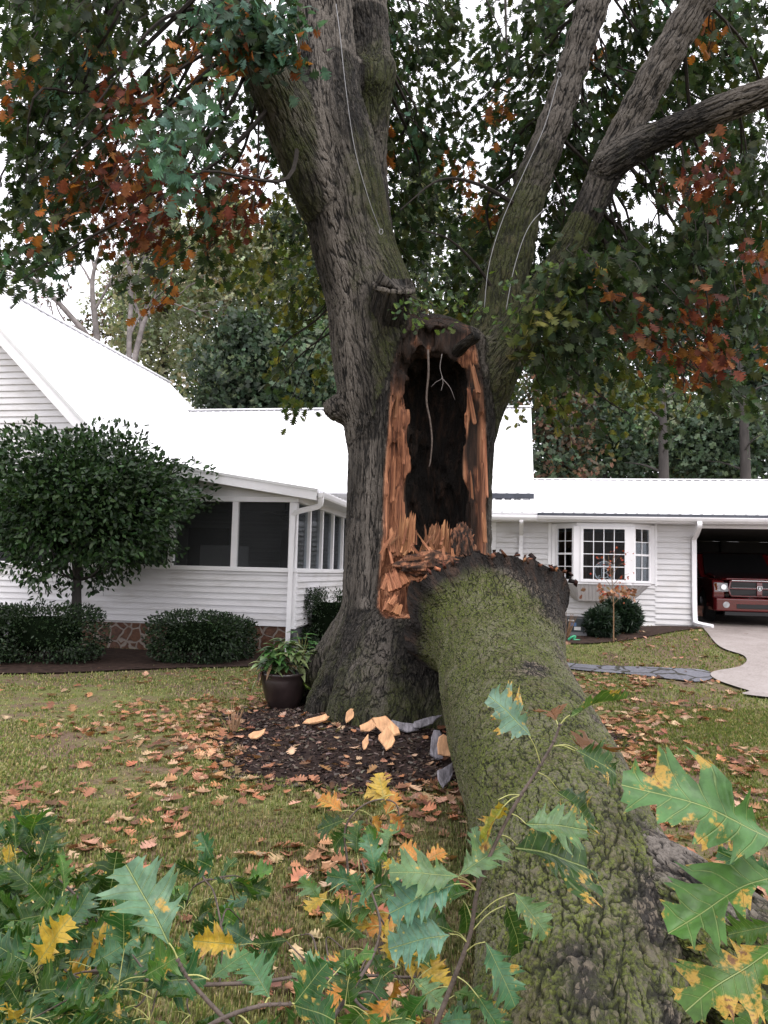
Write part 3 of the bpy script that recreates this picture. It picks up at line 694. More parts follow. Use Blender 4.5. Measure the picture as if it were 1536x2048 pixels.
# right wing
ev = VF - .5; zev = HP(1300, 1031, ev)[1]; zrw = HP(1300, 963, VF + 4.5)[1]; UR = 15.5
uL = HP(985, 1100, VF)[0]; uC = HP(1392, 1100, VF)[0]
rf = MB(); sheet(rf, (uL - 1.2, ev, zev), (UR, ev, zev), (UR, VF + 4.5, zrw), (uL - 1.2, VF + 4.5, zrw), 60, rib=.03)
sheet(rf, (uL - 1.2, VF + 9.5, zev), (UR, VF + 9.5, zev), (UR, VF + 4.5, zrw), (uL - 1.2, VF + 4.5, zrw), 10)
rf.bar((uL - 1.2, VF + 4.5, zrw + .045), (UR, VF + 4.5, zrw + .045), .28, .03); HM(rf, 'wing_roof', 'roof')
e2 = MB(); u2 = HP(1075, 1030, ev)[0]; e2.box((u2, ev - .02, zev - .03), (UR, ev - .004, zev + .03)); HM(e2, 'eave_edge', 'rooftrim')
g = MB(); gutter(g, (u2, ev - .006, zev - .035), (UR, ev - .006, zev - .035), .1, .09); gutter(g, (uL - 1.2, ev - .006, zev - .06), (u2 - .02, ev - .006, zev - .06), .1, .09); HM(g, 'gutter', 'trim')
sf = MB(); sf.box((uL - 1.2, ev, zev - .15), (UR, VF + .0, zev - .12)); sf.box((uL - 1.2, ev, zev - .118), (UR, ev + .02, zev - .01)); HM(sf, 'soffit', 'trim')
zb = HP(1390, 1252, VF)[1]; zsf = zev - .15
ub0, ub1 = HP(1108, 1100, VF)[0], HP(1304, 1100, VF)[0]
zbt, zbb = HP(1300, 1055, VF - .2)[1], HP(1290, 1168, VF - .3)[1]
zpb = HP(1262, 1204, VF - .2)[1]
w = MB(); lap(w, (uL, VF), (ub0 - .06, VF), .2, zsf, (0, -1)); lap(w, (ub1 + .06, VF), (uC - .02, VF), zb - .1, zsf, (0, -1)); lap(w, (ub0 - .06, VF), (ub1 + .06, VF), .2, zbb + .02, (0, -1)); HM(w, 'siding', 'siding')
w = MB(); w.box((uL + .02, VF + .03, .1), (ub0, VF + .15, zsf)); w.box((ub1, VF + .03, .1), (uC, VF + .15, zsf)); w.box((ub0, VF + .031, .1), (ub1, VF + .149, zbb)); w.box((uL + .02, VF + .151, .1), (uL + .14, VE + .5, zsf)); HM(w, 'wall', 'siding')
for a, b in (((uL - .03, VF - .03, .2), (uL + .07, VF + .03, zsf)), ((ub0 - .13, VF - .032, zbb), (ub0 - .055, VF + .028, zsf)), ((ub1 + .055, VF - .034, zbb - .05), (ub1 + .10, VF + .026, zsf))):
    t = MB(); t.box(a, b); HM(t, 'corner_board', 'trim', bevel=.004)
f = MB(); f.box((uL + .05, VF + .05, -.1), (uC - .05, VF + .2, .25)); HM(f, 'foundation', 'block')
# dark window at the left end of the wing, on the return wall
dwin = MB(); uu = HP(972, 1100, VF + .3); dwin.box((uL - .9, VF + .75, 1.35), (uL - .15, VF + .8, 2.5)); HM(dwin, 'window', 'dark')
rw = MB(); lap(rw, (uL - 3, VF + .85), (uL, VF + .85), .3, zsf, (0, -1)); HM(rw, 'siding', 'siding')
# bay window
D = .42
uc0, uc1 = HP(1154, 1100, VF - D)[0], HP(1262, 1100, VF - D)[0]
P = [(ub0, VF), (uc0, VF - D), (uc1, VF - D), (ub1, VF)]
bay = MB(); bay.prism([(x, y, zbb - .035) for x, y in P], (0, 0, .05)); bw = HM(bay, 'bay_window', 'trim', bevel=.004)
bay = MB(); bay.prism([(x, y, zbt) for x, y in P], (0, 0, .06)); HM(bay, 'head_board', 'trim', bw, bevel=.004)
hdr = MB(); hdr.prism([(x * 1 + 0, y + .02, zbt + .062) for x, y in P], (0, 0, zsf - zbt - .064)); HM(hdr, 'bay_header', 'siding', bw)
def frame(mb, p, q, z0, z1, fwid, dep=.05, cols=1, rows=1, mw_=.018, split=None):
    p = Vector((*p, 0)); q = Vector((*q, 0)); d = (q - p); L = d.length; d.normalize(); o = d.cross(Vector((0, 0, 1)))
    m = Matrix(((d.x, o.x, 0, p.x), (d.y, o.y, 0, p.y), (0, 0, 1, 0), (0, 0, 0, 1)))
    bx = lambda a, b: mb.box(a, b, m)
    bx((0, -dep / 2, z0), (fwid, dep / 2, z1)); bx((L - fwid, -dep / 2, z0), (L, dep / 2, z1))
    bx((fwid, -dep / 2, z0), (L - fwid, dep / 2, z0 + fwid)); bx((fwid, -dep / 2, z1 - fwid), (L - fwid, dep / 2, z1))
    if split: bx((fwid, -dep / 2 + .004, split - .02), (L - fwid, dep / 2 - .004, split + .02))
    for k in range(1, cols):
        x = fwid + (L - 2 * fwid) * k / cols; bx((x - mw_ / 2, -.008, z0 + fwid), (x + mw_ / 2, .012, z1 - fwid))
    for k in range(1, rows):
        z = z0 + fwid + (z1 - z0 - 2 * fwid) * k / rows; bx((fwid, -.01, z - mw_ / 2), (L - fwid, .014, z + mw_ / 2))
    return m, L
z0, z1 = zbb + .016, zbt - .002
for i, (a, b, cc, rr_, sp) in enumerate([(P[0], P[1], 2, 4, 1), (P[1], P[2], 4, 4, 0), (P[2], P[3], 2, 4, 1)]):
    A = Vector(a); B = Vector(b); d = (B - A).normalized()
    fm = MB(); m_, L = frame(fm, A + d * .07, B - d * .07, z0, z1, .06 if not sp else .045, .05, cc, rr_, .016, (z0 + z1) / 2 if sp else None)
    HM(fm, 'window_frame', 'trim', bw)
    pn = MB(); pn.box((.04, -.004, z0 + .03), (L - .04, -.001, z1 - .03), m_); HM(pn, 'window_pane', 'glass', bw)
for x, y in P[1:3]:
    mu = MB(); mu.box((x - .075, y - .005, z0), (x + .075, y + .07, z1)); HM(mu, 'mullion', 'trim', bw, bevel=.004)
for a, b in ((ub0 - .05, ub0 + .07), (ub1 - .07, ub1 + .05)):
    mu = MB(); mu.box((a, VF - .045, zbb), (b, VF + .02, zbt + .05)); HM(mu, 'side_casing', 'trim', bw, bevel=.004)
Q = [(HP(1150, 1204, VF - .02)[0], VF - .02), (uc0 + .05, VF - D + .1), (uc1 - .05, VF - D + .1), (HP(1262, 1204, VF)[0] + .02, VF - .02)]
bp = MB(); top = [(x, y + .02) for x, y in P]
for k in range(3):
    nb = 14 if k == 1 else 5
    for j in range(nb):
        f0, f1 = j / nb, (j + .94) / nb
        l = lambda S, f: (S[k][0] + (S[k + 1][0] - S[k][0]) * f, S[k][1] + (S[k + 1][1] - S[k][1]) * f)
        a0, a1, b0, b1 = l(top, f0), l(top, f1), l(Q, f0), l(Q, f1)
        bp.prism([(*b0, zpb), (*b1, zpb), (*a1, zbb - .037), (*a0, zbb - .037)], (0, .03, 0))
HM(bp, 'apron_panel', 'panel', bw)
# the room behind
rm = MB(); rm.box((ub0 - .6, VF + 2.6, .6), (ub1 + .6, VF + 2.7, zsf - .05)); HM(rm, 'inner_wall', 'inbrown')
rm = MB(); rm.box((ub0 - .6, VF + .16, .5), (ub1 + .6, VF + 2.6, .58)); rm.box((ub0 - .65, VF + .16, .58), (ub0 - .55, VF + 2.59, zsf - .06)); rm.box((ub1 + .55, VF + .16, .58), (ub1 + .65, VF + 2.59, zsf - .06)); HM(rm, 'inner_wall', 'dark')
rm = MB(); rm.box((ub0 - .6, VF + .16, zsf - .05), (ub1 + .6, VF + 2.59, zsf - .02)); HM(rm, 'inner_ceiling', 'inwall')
cab_ = MB(); cab_.box((ub0 + .5, VF + 2.1, .6), (ub0 + .9, VF + 2.58, 2.3)); cab_.box((ub0 + 1.3, VF + 2.2, 1.9), (ub1 + .2, VF + 2.58, 2.35)); HM(cab_, 'inner_cupboard', 'inbrown', bevel=.01)
# downspouts of the wing
du = HP(1042, 1080, VF - .1)[0]
spout([(du, ev - .05, zev - .13), (du, ev - .02, zev - .2), (du, VF - .25, zev - .32), (du, VF - .07, zev - .42), (du, VF - .06, zev - .55), (du, VF - .06, 1.2), (du, VF - .06, .4)])
du = HP(1389, 1150, VF - .1)[0]
spout([(du, ev - .06, zev - .12), (du, ev - .06, zev - .22), (du, VF - .3, zev - .36), (du, VF - .08, zev - .46), (du, VF - .07, zev - .6), (du, VF - .07, 1.2), (du + .01, VF - .08, zb + .14), (du + .04, VF - .12, zb + .06), (du + .3, VF - .35, zb + .01)], .095, .075)
# carport
cp = MB(); zc = HP(1400, 1056, VF)[1]
cp.box((uC - .02, VF + .02, zc), (UR, VF + .14, zsf)); HM(cp, 'carport_beam', 'trim', bevel=.006)
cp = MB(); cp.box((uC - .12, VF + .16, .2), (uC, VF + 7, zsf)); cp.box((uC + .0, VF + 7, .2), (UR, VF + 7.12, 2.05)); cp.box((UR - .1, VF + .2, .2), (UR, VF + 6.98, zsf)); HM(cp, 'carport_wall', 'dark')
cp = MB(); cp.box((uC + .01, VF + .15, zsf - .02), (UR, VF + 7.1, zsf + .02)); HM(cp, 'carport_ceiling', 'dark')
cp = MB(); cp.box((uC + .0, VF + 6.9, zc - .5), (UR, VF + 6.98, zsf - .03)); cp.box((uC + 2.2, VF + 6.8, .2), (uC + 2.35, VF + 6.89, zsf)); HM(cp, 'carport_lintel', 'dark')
# wreath, utility box, carport clutter, porch furnishings
ic = HP(1209, 1143, VF - D + .09); icw = hw(ic[0], VF - D + .09, ic[1]); rad = .21
orn = empty('monogram_ornament', icw, -TH, 'round white metal monogram hanging inside the bay window', 'ornament')
m = MB(); th = np.linspace(0, 2 * math.pi, 41)
m.tube([(rad * math.cos(a), 0, rad * math.sin(a)) for a in th], .016, 8, False); m.build('ring', M_['whiteapp'], orn, smooth=True)
for sgn in (-1, 1):
    m = MB(); m.tube(smooth_path([(0, 0, .13), (sgn * .05, 0, .10), (sgn * .10, 0, .13), (sgn * .15, 0, .10), (sgn * .12, 0, .07)], 20), .010, 6); m.build('scroll', M_['whiteapp'], orn, smooth=True)
    m = MB(); m.tube(smooth_path([(0, 0, -.15), (sgn * .05, 0, -.12), (sgn * .11, 0, -.15), (sgn * .13, 0, -.10), (sgn * .09, 0, -.09)], 20), .010, 6); m.build('scroll', M_['whiteapp'], orn, smooth=True)
m = MB()
m.tube(smooth_path([(sgn * .1 * math.cos(a), 0, .15 + .02 * math.sin(a)) for a in np.linspace(0, 6.28, 12)], 24), .007, 6); m.build('scroll', M_['whiteapp'], orn, smooth=True)
m = MB(); m.tube([(-.055, 0, .06), (-.055, 0, -.13)], .011, 6)
m.tube(smooth_path([(-.06, 0, .06), (.02, 0, .06), (.06, 0, .02), (.02, 0, -.025), (-.04, 0, -.03)], 20), .011, 6); m.tube(smooth_path([(-.04, 0, -.03), (.03, 0, -.03), (.075, 0, -.08), (.03, 0, -.13), (-.06, 0, -.13)], 20), .011, 6)
m.build('letter', M_['whiteapp'], orn, smooth=True)
ub = G(1150, 1272); bx = empty('utility_box', ub, -TH - .05, 'grey utility box with a dark labelled face beside the evergreen shrub', 'utility box')
m = MB(); m.box((-.22, -.1, 0), (.22, .12, .36)); m.box((-.25, -.13, .36), (.25, .14, .39)); m.build('case', M_['grey'], bx, bevel=.012)
m = MB(); m.box((-.15, -.107, .09), (.16, -.1015, .33)); m.build('face_plate', simple('dark_face', (.02, .03, .035), .4), bx)
m = MB(); m.box((-.13, -.111, .28), (-.02, -.1085, .31)); m.build('sticker', M_['whiteapp'], bx); m = MB(); m.box((-.02, -.111, .12), (.10, -.1085, .18)); m.build('sticker', M_['whiteapp'], bx)
m = MB(); m.box((-.10, -.111, .19), (.02, -.1085, .255)); m.build('sticker', simple('blue_sticker', (.08, .16, .32), .5), bx)
g_ = G(1142, 1283); m = MB(); m.tube(smooth_path([g_ + (-.05, 0, .02), g_ + (0, 0, .07), g_ + (.08, .02, .09), g_ + (.05, 0, .03), g_ + (.16, 0, .02)], 20), .022, 8)
tag(m.build('garden_hose_end', M_['green'], smooth=True), 'short bright green hose end lying on the soil by the log', 'hose')
p0 = hw(-2.9, 3.9, .56); fr = empty('cabinet', p0, -TH, 'pale upright cabinet standing behind the porch screen', 'cabinet')
m = MB(); m.box((-.5, -.3, 0), (.5, .3, 1.55)); m.build('body', M_['whiteapp'], fr, bevel=.015)
m = MB(); m.box((-.49, -.325, .03), (.04, -.302, 1.52)); m.build('door', M_['whiteapp'], fr, bevel=.01); m = MB(); m.box((.05, -.325, .03), (.49, -.302, 1.52)); m.build('door', M_['whiteapp'], fr, bevel=.01)
p0 = hw(-.95, 2.4, 3.05); fan = empty('ceiling_fan', p0, .3, 'dark ceiling fan hanging under the porch ceiling', 'ceiling fan')
m = MB(); m.tube([(0, 0, 0), (0, 0, -.22)], .02); m.lathe([(.02, -.2), (.1, -.22), (.12, -.28), (.1, -.36), (.03, -.4)], 16); m.build('motor', M_['black'], fan)
for k in range(5):
    a = k * 2 * math.pi / 5; m = MB(); m.box((.1, -.06, -.30), (.62, .06, -.288), Matrix.Rotation(a, 4, 'Z') @ Matrix.Rotation(.12, 4, 'X')); m.build('blade', M_['black'], fan, bevel=.004)
# ---------------------------------------------------------------- the great oak: signed distance field, meshed by surface nets
def surfnets(f, org, h):
    s = f < 0; n = np.array(f.shape)
    c = [(i, j, k) for i in (0, 1) for j in (0, 1) for k in (0, 1)]
    sl = lambda a, o: a[o[0]:n[0] - 1 + o[0], o[1]:n[1] - 1 + o[1], o[2]:n[2] - 1 + o[2]]
    cnt = np.zeros(n - 1, np.int8)
    for o in c: cnt += sl(s, o)
    act = (cnt > 0) & (cnt < 8); ids = np.argwhere(act); idx = np.full(n - 1, -1, np.int64); idx[act] = np.arange(len(ids))
    F8 = {o: f[ids[:, 0] + o[0], ids[:, 1] + o[1], ids[:, 2] + o[2]] for o in c}
    pos = np.zeros((len(ids), 3)); num = np.zeros(len(ids))
    for a in c:
        for ax in range(3):
            if a[ax] == 0:
                b = tuple(1 if q == ax else a[q] for q in range(3)); fa, fb = F8[a], F8[b]; x = (fa < 0) != (fb < 0)
                t = np.where(x, fa / np.where(x, fa - fb, 1), 0); p = np.array(a, float)[None] + t[:, None] * (np.array(b) - np.array(a))[None]
                pos += p * x[:, None]; num += x
    V = (ids + pos / num[:, None]) * h + org
    faces = []
    for ax in range(3):
        u, v = [(1, 2), (2, 0), (0, 1)][ax]
        a = [slice(None)] * 3; b = [slice(None)] * 3; a[ax] = slice(0, -1); b[ax] = slice(1, None)
        for q in (u, v): a[q] = slice(1, -1); b[q] = slice(1, -1)
        A, B = s[tuple(a)], s[tuple(b)]; e = np.argwhere(A != B); o = np.ones(3, int); o[ax] = 0; e = e + o
        d = A[A != B]
        def ci(du, dv):
            q = e.copy(); q[:, u] -= du; q[:, v] -= dv; return idx[q[:, 0], q[:, 1], q[:, 2]]
        Q = np.stack([ci(1, 1), ci(0, 1), ci(0, 0), ci(1, 0)], -1); Q[~d] = Q[~d][:, ::-1]; faces.append(Q)
    return V, np.concatenate(faces)
def cpts(spec): return [(W(a, b, Y), r) for a, b, Y, r in spec]
TRUNK = cpts([(832, 1500, 8.8, .93), (834, 1250, 8.8, .84), (838, 1000, 8.8, .80), (846, 830, 8.8, .80), (862, 745, 8.85, .66)])
L_MAIN = cpts([(795, 840, 8.75, .62), (757, 690, 8.7, .52), (742, 600, 8.7, .48), (708, 500, 8.7, .45), (688, 400, 8.65, .45), (672, 300, 8.6, .44), (658, 200, 8.6, .36), (652, 80, 8.6, .31), (645, -80, 8.6, .29), (636, -300, 8.6, .24)])
L_OUT = cpts([(648, 390, 8.5, .34), (592, 262, 8.35, .29), (548, 170, 8.2, .25), (494, 70, 8.05, .22), (390, -90, 7.8, .19), (250, -260, 7.5, .15)])
L_BACK = cpts([(748, 530, 8.9, .27), (742, 420, 9.0, .21), (737, 300, 9.0, .20), (737, 180, 8.95, .26), (738, 90, 8.95, .23), (733, -80, 9.0, .22), (728, -300, 9.1, .18)])
R_MAIN = cpts([(930, 845, 8.85, .38), (980, 700, 9.0, .29), (1012, 560, 9.05, .25), (1048, 410, 9.1, .21), (1108, 250, 9.1, .185), (1163, 80, 9.1, .17), (1213, -80, 9.1, .2), (1280, -300, 9.1, .17)])
R_OUT = cpts([(945, 810, 8.8, .34), (1025, 680, 8.7, .23), (1105, 560, 8.6, .18), (1165, 450, 8.45, .145), (1200, 372, 8.4, .155), (1232, 300, 8.35, .165), (1305, 160, 8.15, .165), (1398, 0, 7.95, .16), (1500, -160, 7.6, .17), (1600, -320, 7.4, .14)])
R_SIDE = cpts([(1215, 330, 8.25, .15), (1290, 285, 8.15, .135), (1380, 246, 7.95, .13), (1470, 208, 7.75, .125), (1590, 160, 7.45, .11), (1760, 60, 7.0, .08)])
LIMBS = [TRUNK, L_MAIN, L_OUT, L_BACK, R_MAIN, R_OUT, R_SIDE]
ROOTS = []
for px, py, r0, r1 in ((620, 1440, .28, .10), (672, 1464, .30, .12), (735, 1476, .36, .14), (800, 1478, .34, .16), (905, 1480, .36, .18), (985, 1470, .36, .14), (1080, 1440, .34, .10)):
    g = G(px, py); c = np.array((.42 + (g[0] - .42) * .38, 8.8 + (g[1] - 8.8) * .38, 1.15)); m_ = np.array((.42 + (g[0] - .42) * .72, 8.8 + (g[1] - 8.8) * .72, .42))
    ROOTS.append([(c, r0), (m_, r0 * .8), (g + (0, 0, -.05), r1)])
for a in (.3, 1.1, 1.9, 2.8):
    e = np.array((.42 + 1.45 * math.cos(a), 8.8 + 1.35 * math.sin(a), .1)); ROOTS.append([(np.array((.42, 8.8, 1.0)) + (e - (.42, 8.8, .1)) * .4, .34), (e, .1)])
BURLS = [(W(676, 822, 8.62), .12), (W(662, 815, 8.6), .075), (W(738, 165, 8.82), .24), (W(765, 140, 8.85), .15), (W(640, 350, 8.3), .15), (W(940, 690, 8.55), .17)]
H = .03; ORG = np.array((-2.0, 6.6, -.12)); NS = np.array((int(6.3 / H), int(4.0 / H), int(9.9 / H)))
FLD = np.full(NS, 4.0, np.float32); ax_ = [ORG[q] + np.arange(NS[q]) * H for q in range(3)]
def blend_seg(a, b, ra, rb, k):
    lo = np.minimum(a - ra, b - rb) - k - .08; hi = np.maximum(a + ra, b + rb) + k + .08
    lo = np.minimum(lo, np.minimum(a, b) - max(ra, rb) - k - .08); hi = np.maximum(hi, np.maximum(a, b) + max(ra, rb) + k + .08)
    i0 = np.clip(np.floor((lo - ORG) / H).astype(int), 0, NS); i1 = np.clip(np.ceil((hi - ORG) / H).astype(int) + 1, 0, NS)
    if np.any(i1 <= i0): return
    X, Y, Z = np.meshgrid(*[ax_[q][i0[q]:i1[q]].astype(np.float32) for q in range(3)], indexing='ij', sparse=True)
    ab = b - a; L2 = float(ab @ ab)
    t = np.clip(((X - a[0]) * ab[0] + (Y - a[1]) * ab[1] + (Z - a[2]) * ab[2]) / L2, 0, 1)
    d = np.sqrt((X - a[0] - t * ab[0]) ** 2 + (Y - a[1] - t * ab[1]) ** 2 + (Z - a[2] - t * ab[2]) ** 2) - (ra + (rb - ra) * t)
    s_ = tuple(slice(i0[q], i1[q]) for q in range(3)); f = FLD[s_]
    h = np.clip(.5 + .5 * (f - d) / k, 0, 1); FLD[s_] = f + (d - f) * h - k * h * (1 - h)
def chain(c, k, n=None):
    P = smooth_path([np.append(p, r) for p, r in c], n or (len(c) - 1) * 3 + 1)
    for i in range(len(P) - 1): blend_seg(P[i, :3], P[i + 1, :3], P[i, 3], P[i + 1, 3], k if i else k)
for c_ in LIMBS: chain(c_, .09)
for c_ in ROOTS: chain(c_, .16, 5)
for p, r in BURLS: blend_seg(p, p + (.001, 0, .02), r, r, .12)
# torn face and hollow
TZ0, TZ1 = W(870, 1215, 8.1)[2], W(870, 690, 8.1)[2]
def zpx(y): return W(870, y, 8.2)[2]
def xpx(x, y=950): return W(x, y, 8.2)[0]
zk = np.array([zpx(y) for y in (1260, 1215, 1150, 1080, 1000, 900, 800, 740, 690, 650)])
xl_k = np.array([xpx(v) for v in (800, 768, 770, 774, 776, 778, 784, 788, 800, 815)])
xr_k = np.array([xpx(v) for v in (830, 900, 975, 974, 972, 970, 962, 955, 948, 930)])
TEAR_Y = 8.27
reg0 = ((np.array((xpx(740), 7.0, zpx(1275))) - ORG) / H).astype(int); reg1 = ((np.array((xpx(1000), 9.6, zpx(600))) - ORG) / H).astype(int)
s_ = tuple(slice(max(0, reg0[q]), reg1[q]) for q in range(3))
X, Y, Z = np.meshgrid(*[ax_[q][s_[q]] for q in range(3)], indexing='ij')
nz1 = fbm(np.stack([X * 3, Y * 3, Z * 2.2], -1), 2, 3) - .5; nz2 = vnoise(np.stack([X * 16, Y * 16, Z * 1.3], -1), 8) - .5; nz3 = vnoise(np.stack([X * 9, Y * 9, Z * 5], -1), 12) - .5 + 1.3 * (fbm(np.stack([X * 2, Y * 2, Z * 2.6], -1), 2, 15) - .5)
nz4 = vnoise(np.stack([X * 22, Y * 22, Z * 7], -1), 17) - .5
XL = np.interp(Z, zk, xl_k) + .08 * nz3 + .05 * nz4; XR = np.interp(Z, zk, xr_k) + .09 * nz3 + .05 * nz4; tr_ = ss(zpx(820), zpx(730), Z)
lean = .10 * ss(zpx(800), zpx(690), Z) - .22 * ss(zpx(1120), zpx(1215), Z)
box = np.maximum.reduce([XL - X, X - XR, Y - (TEAR_Y + .12 * nz1 + .09 * nz2 + .04 * nz4 + tr_ * (.22 * nz3 + .10 * nz4) + lean), zpx(1225) - Z + .14 * nz3 + .06 * nz4, Z - zpx(640) + .2 * nz1 + .22 * nz3 + .08 * nz4])
f = FLD[s_]; f = np.maximum(f, -box)
def cap(p, q, rx, ry):
    t = np.clip((Z - p[2]) / (q[2] - p[2]), 0, 1); cx = p[0] + (q[0] - p[0]) * t; cy = p[1] + (q[1] - p[1]) * t
    dz = np.maximum(0, np.maximum(p[2] - Z, Z - q[2]))
    return (np.sqrt(((X - cx) / rx) ** 2 + ((Y - cy) / ry) ** 2 + (dz / rx) ** 2) - 1) * rx
cv0 = W(874, 1075, 8.55); cv1 = W(868, 782, 8.6)
cav = cap(cv0, cv1, .385, .55) + .24 * nz1 + .09 * nz2 + .09 * nz3 + .04 * nz4
f = np.maximum(f, -cav); FLD[s_] = f
oV, oF = surfnets(FLD, ORG.astype(float), H)
keep_ = oV[oF[:, 0], 2] > -.1; oF = oF[keep_]
# bark coordinates from the nearest limb
def limb_coords(V, limbs, n=40):
    best = np.full(len(V), 1e9); out = np.zeros((len(V), 3)); which = np.zeros(len(V), int); tt = np.zeros(len(V))
    s_off = 0
    for li, c in enumerate(limbs):
        P = smooth_path([np.append(p, r) for p, r in c], n); A = P[:, :3]; L = np.concatenate([[0], np.cumsum(np.linalg.norm(np.diff(A, axis=0), axis=1))])
        T, N, B = frames(A)
        for i0 in range(0, len(V), 20000):
            q = V[i0:i0 + 20000]; D = np.linalg.norm(q[:, None] - A[None], axis=2) - P[None, :, 3]; k = D.argmin(1); d = D[np.arange(len(q)), k]
            r_ = q - A[k]; along = L[k] + np.einsum('ij,ij->i', r_, T[k])
            co = np.stack([np.einsum('ij,ij->i', r_, N[k]) + li * 7.3, np.einsum('ij,ij->i', r_, B[k]), along], -1)
            b = best[i0:i0 + 20000]; u = d < b; b[u] = d[u]; o = out[i0:i0 + 20000]; o[u] = co[u]; w_ = which[i0:i0 + 20000]; w_[u] = li; t_ = tt[i0:i0 + 20000]; t_[u] = (k / (n - 1))[u]
        s_off += 1
    return out, which, tt
oB, oW, oT = limb_coords(oV, LIMBS)
# material masks
x, y, z = oV.T
n1 = fbm(oV * [2.2, 2.2, 1.2], 3, 40); n2 = vnoise(oV * [18, 18, 1.6], 41); n3 = fbm(oV * [7, 7, 3.5], 3, 42)
XLv = np.interp(z, zk, xl_k); XRv = np.interp(z, zk, xr_k)
inz = (z > zpx(1235)) & (z < zpx(622))
d_in = np.minimum(x - XLv, XRv - x)
front = y < TEAR_Y + .62
tear = inz & (d_in > -.055) & (y > 7.75) & front
leanv = .10 * ss(zpx(800), zpx(690), z) - .22 * ss(zpx(1120), zpx(1215), z)
depth = y - (TEAR_Y + leanv)
cx = cv0[0] + (cv1[0] - cv0[0]) * np.clip((z - cv0[2]) / (cv1[2] - cv0[2]), 0, 1)
wood = np.where(tear, ss(-.05, -.015, d_in + .05 * (n3 - .5)) * (1 - ss(.10, .20, depth + .12 * (n3 - .5))), 0)
deep = np.where(inz & (np.abs(x - cx) < .5) & (y < 9.6), ss(.05, .16, depth + .10 * (n3 - .5)), 0) * (tear | ((np.abs(x - cx) < .46) & (y > 8.3) & (y < 9.5) & (z > zpx(1180)) & (z < zpx(640))))
# decayed dark streaks on the right-hand strip and at the top
streak = ss(.36, .50, n2 * .6 + n3 * .4) * ss(xpx(890), xpx(925), x) * (1 - ss(xpx(955), xpx(968), x)) * (z < zpx(720))
top = np.maximum(ss(zpx(735), zpx(695), z) * ss(.16, .34, n3), ss(zpx(850), zpx(735), z)) * ss(.30 - .10 * ss(zpx(735), zpx(690), z), .48 - .10 * ss(zpx(735), zpx(690), z), n3 + .14 * (x < xpx(850)) - .22 * ss(xpx(895), xpx(925), x) * ss(xpx(965), xpx(940), x))
rotm = np.clip(np.maximum.reduce([deep, tear * streak * .95, tear * top * .97]), 0, 1)
wood = wood * (1 - .0 * rotm)
crotch = np.exp(-((x - xpx(890)) / .55) ** 2) * ss(zpx(735), zpx(680), z) * (z < zpx(560)) * (oW < 2)
rotm = np.maximum(rotm, .75 * np.clip(crotch, 0, 1) * ss(.3, .6, n3))
LM = np.where(oW == 1, 1, 0)
moss = .36 + .9 * (n1 - .5)
moss = moss + .45 * np.exp(-((oT - .25) / .25) ** 2) * (oW == 4) + .55 * (oW == 4) * (oT < .45) + .40 * (oW == 5) * (oT < .35) + .35 * np.exp(-((x - xpx(1000, 850)) / .25) ** 2) * (oW == 0)
moss = moss + .55 * (oW == 3) * np.exp(-((z - W(737, 190, 8.9)[2]) / .45) ** 2) + .40 * (oW == 1) * ss(-.05, .25, x - np.interp(z, [4, 5, 6, 7], [W(735, 700, 8.7)[0], W(735, 560, 8.7)[0], W(690, 380, 8.7)[0], W(665, 200, 8.7)[0]])) * ss(7.2, 5.5, z)
moss = moss + .35 * (oW == 2) * (oT < .55) + .25 * (oW == 0) * ss(1.2, .2, z) - .25 * ((oW == 0) & (z > 1.3))
pale = ss(.45, .62, n1) * .5 + .0 * z
strk = np.interp(z, [3.2, 4.6, 5.6, 6.6, 7.4], [W(700, 880, 8.4)[0], W(690, 620, 8.4)[0], W(668, 420, 8.3)[0], W(645, 260, 8.3)[0], W(640, 140, 8.3)[0]])
pale = np.maximum(pale, np.exp(-((x - strk) / .12) ** 2) * (y < 8.7) * (oW < 3) * ss(2.2, 3.4, z))
pale = np.maximum(pale, .8 * ((oW == 1) | (oW == 3)) * (oT > .72)); pale = np.maximum(pale, .75 * (oW >= 4) * ss(.42, .6, oT)); pale = np.maximum(pale, np.exp(-((x - xpx(735, 1000)) / .10) ** 2) * (z > 1.2) * (z < 3) * .9 * (y < 8.8))
moss = np.clip(moss * (1 - .75 * pale), 0, 1)
mask = np.stack([np.clip(wood, 0, 1), np.clip(rotm, 0, 1), moss, np.clip(pale, 0, 1)], -1)
oB[tear] = np.stack([x + 20, y, z], -1)[tear]
oak = empty('oak_tree', (TC[0], TC[1], 0), 0, 'huge old oak with its trunk torn open and hollow, standing in the mulch bed', 'oak tree')
def OK(name, V, F, mat, **k): return npmesh(name, np.asarray(V, float) - (TC[0], TC[1], 0), F, mat, oak, **k)
trunk = OK('trunk', oV, oF, M_['bark'], smooth=True, attrs={'bark': oB, 'mask': mask})
sm = trunk.modifiers.new('s', 'SUBSURF'); sm.levels = sm.render_levels = 1; sm.subdivision_type = 'CATMULL_CLARK'
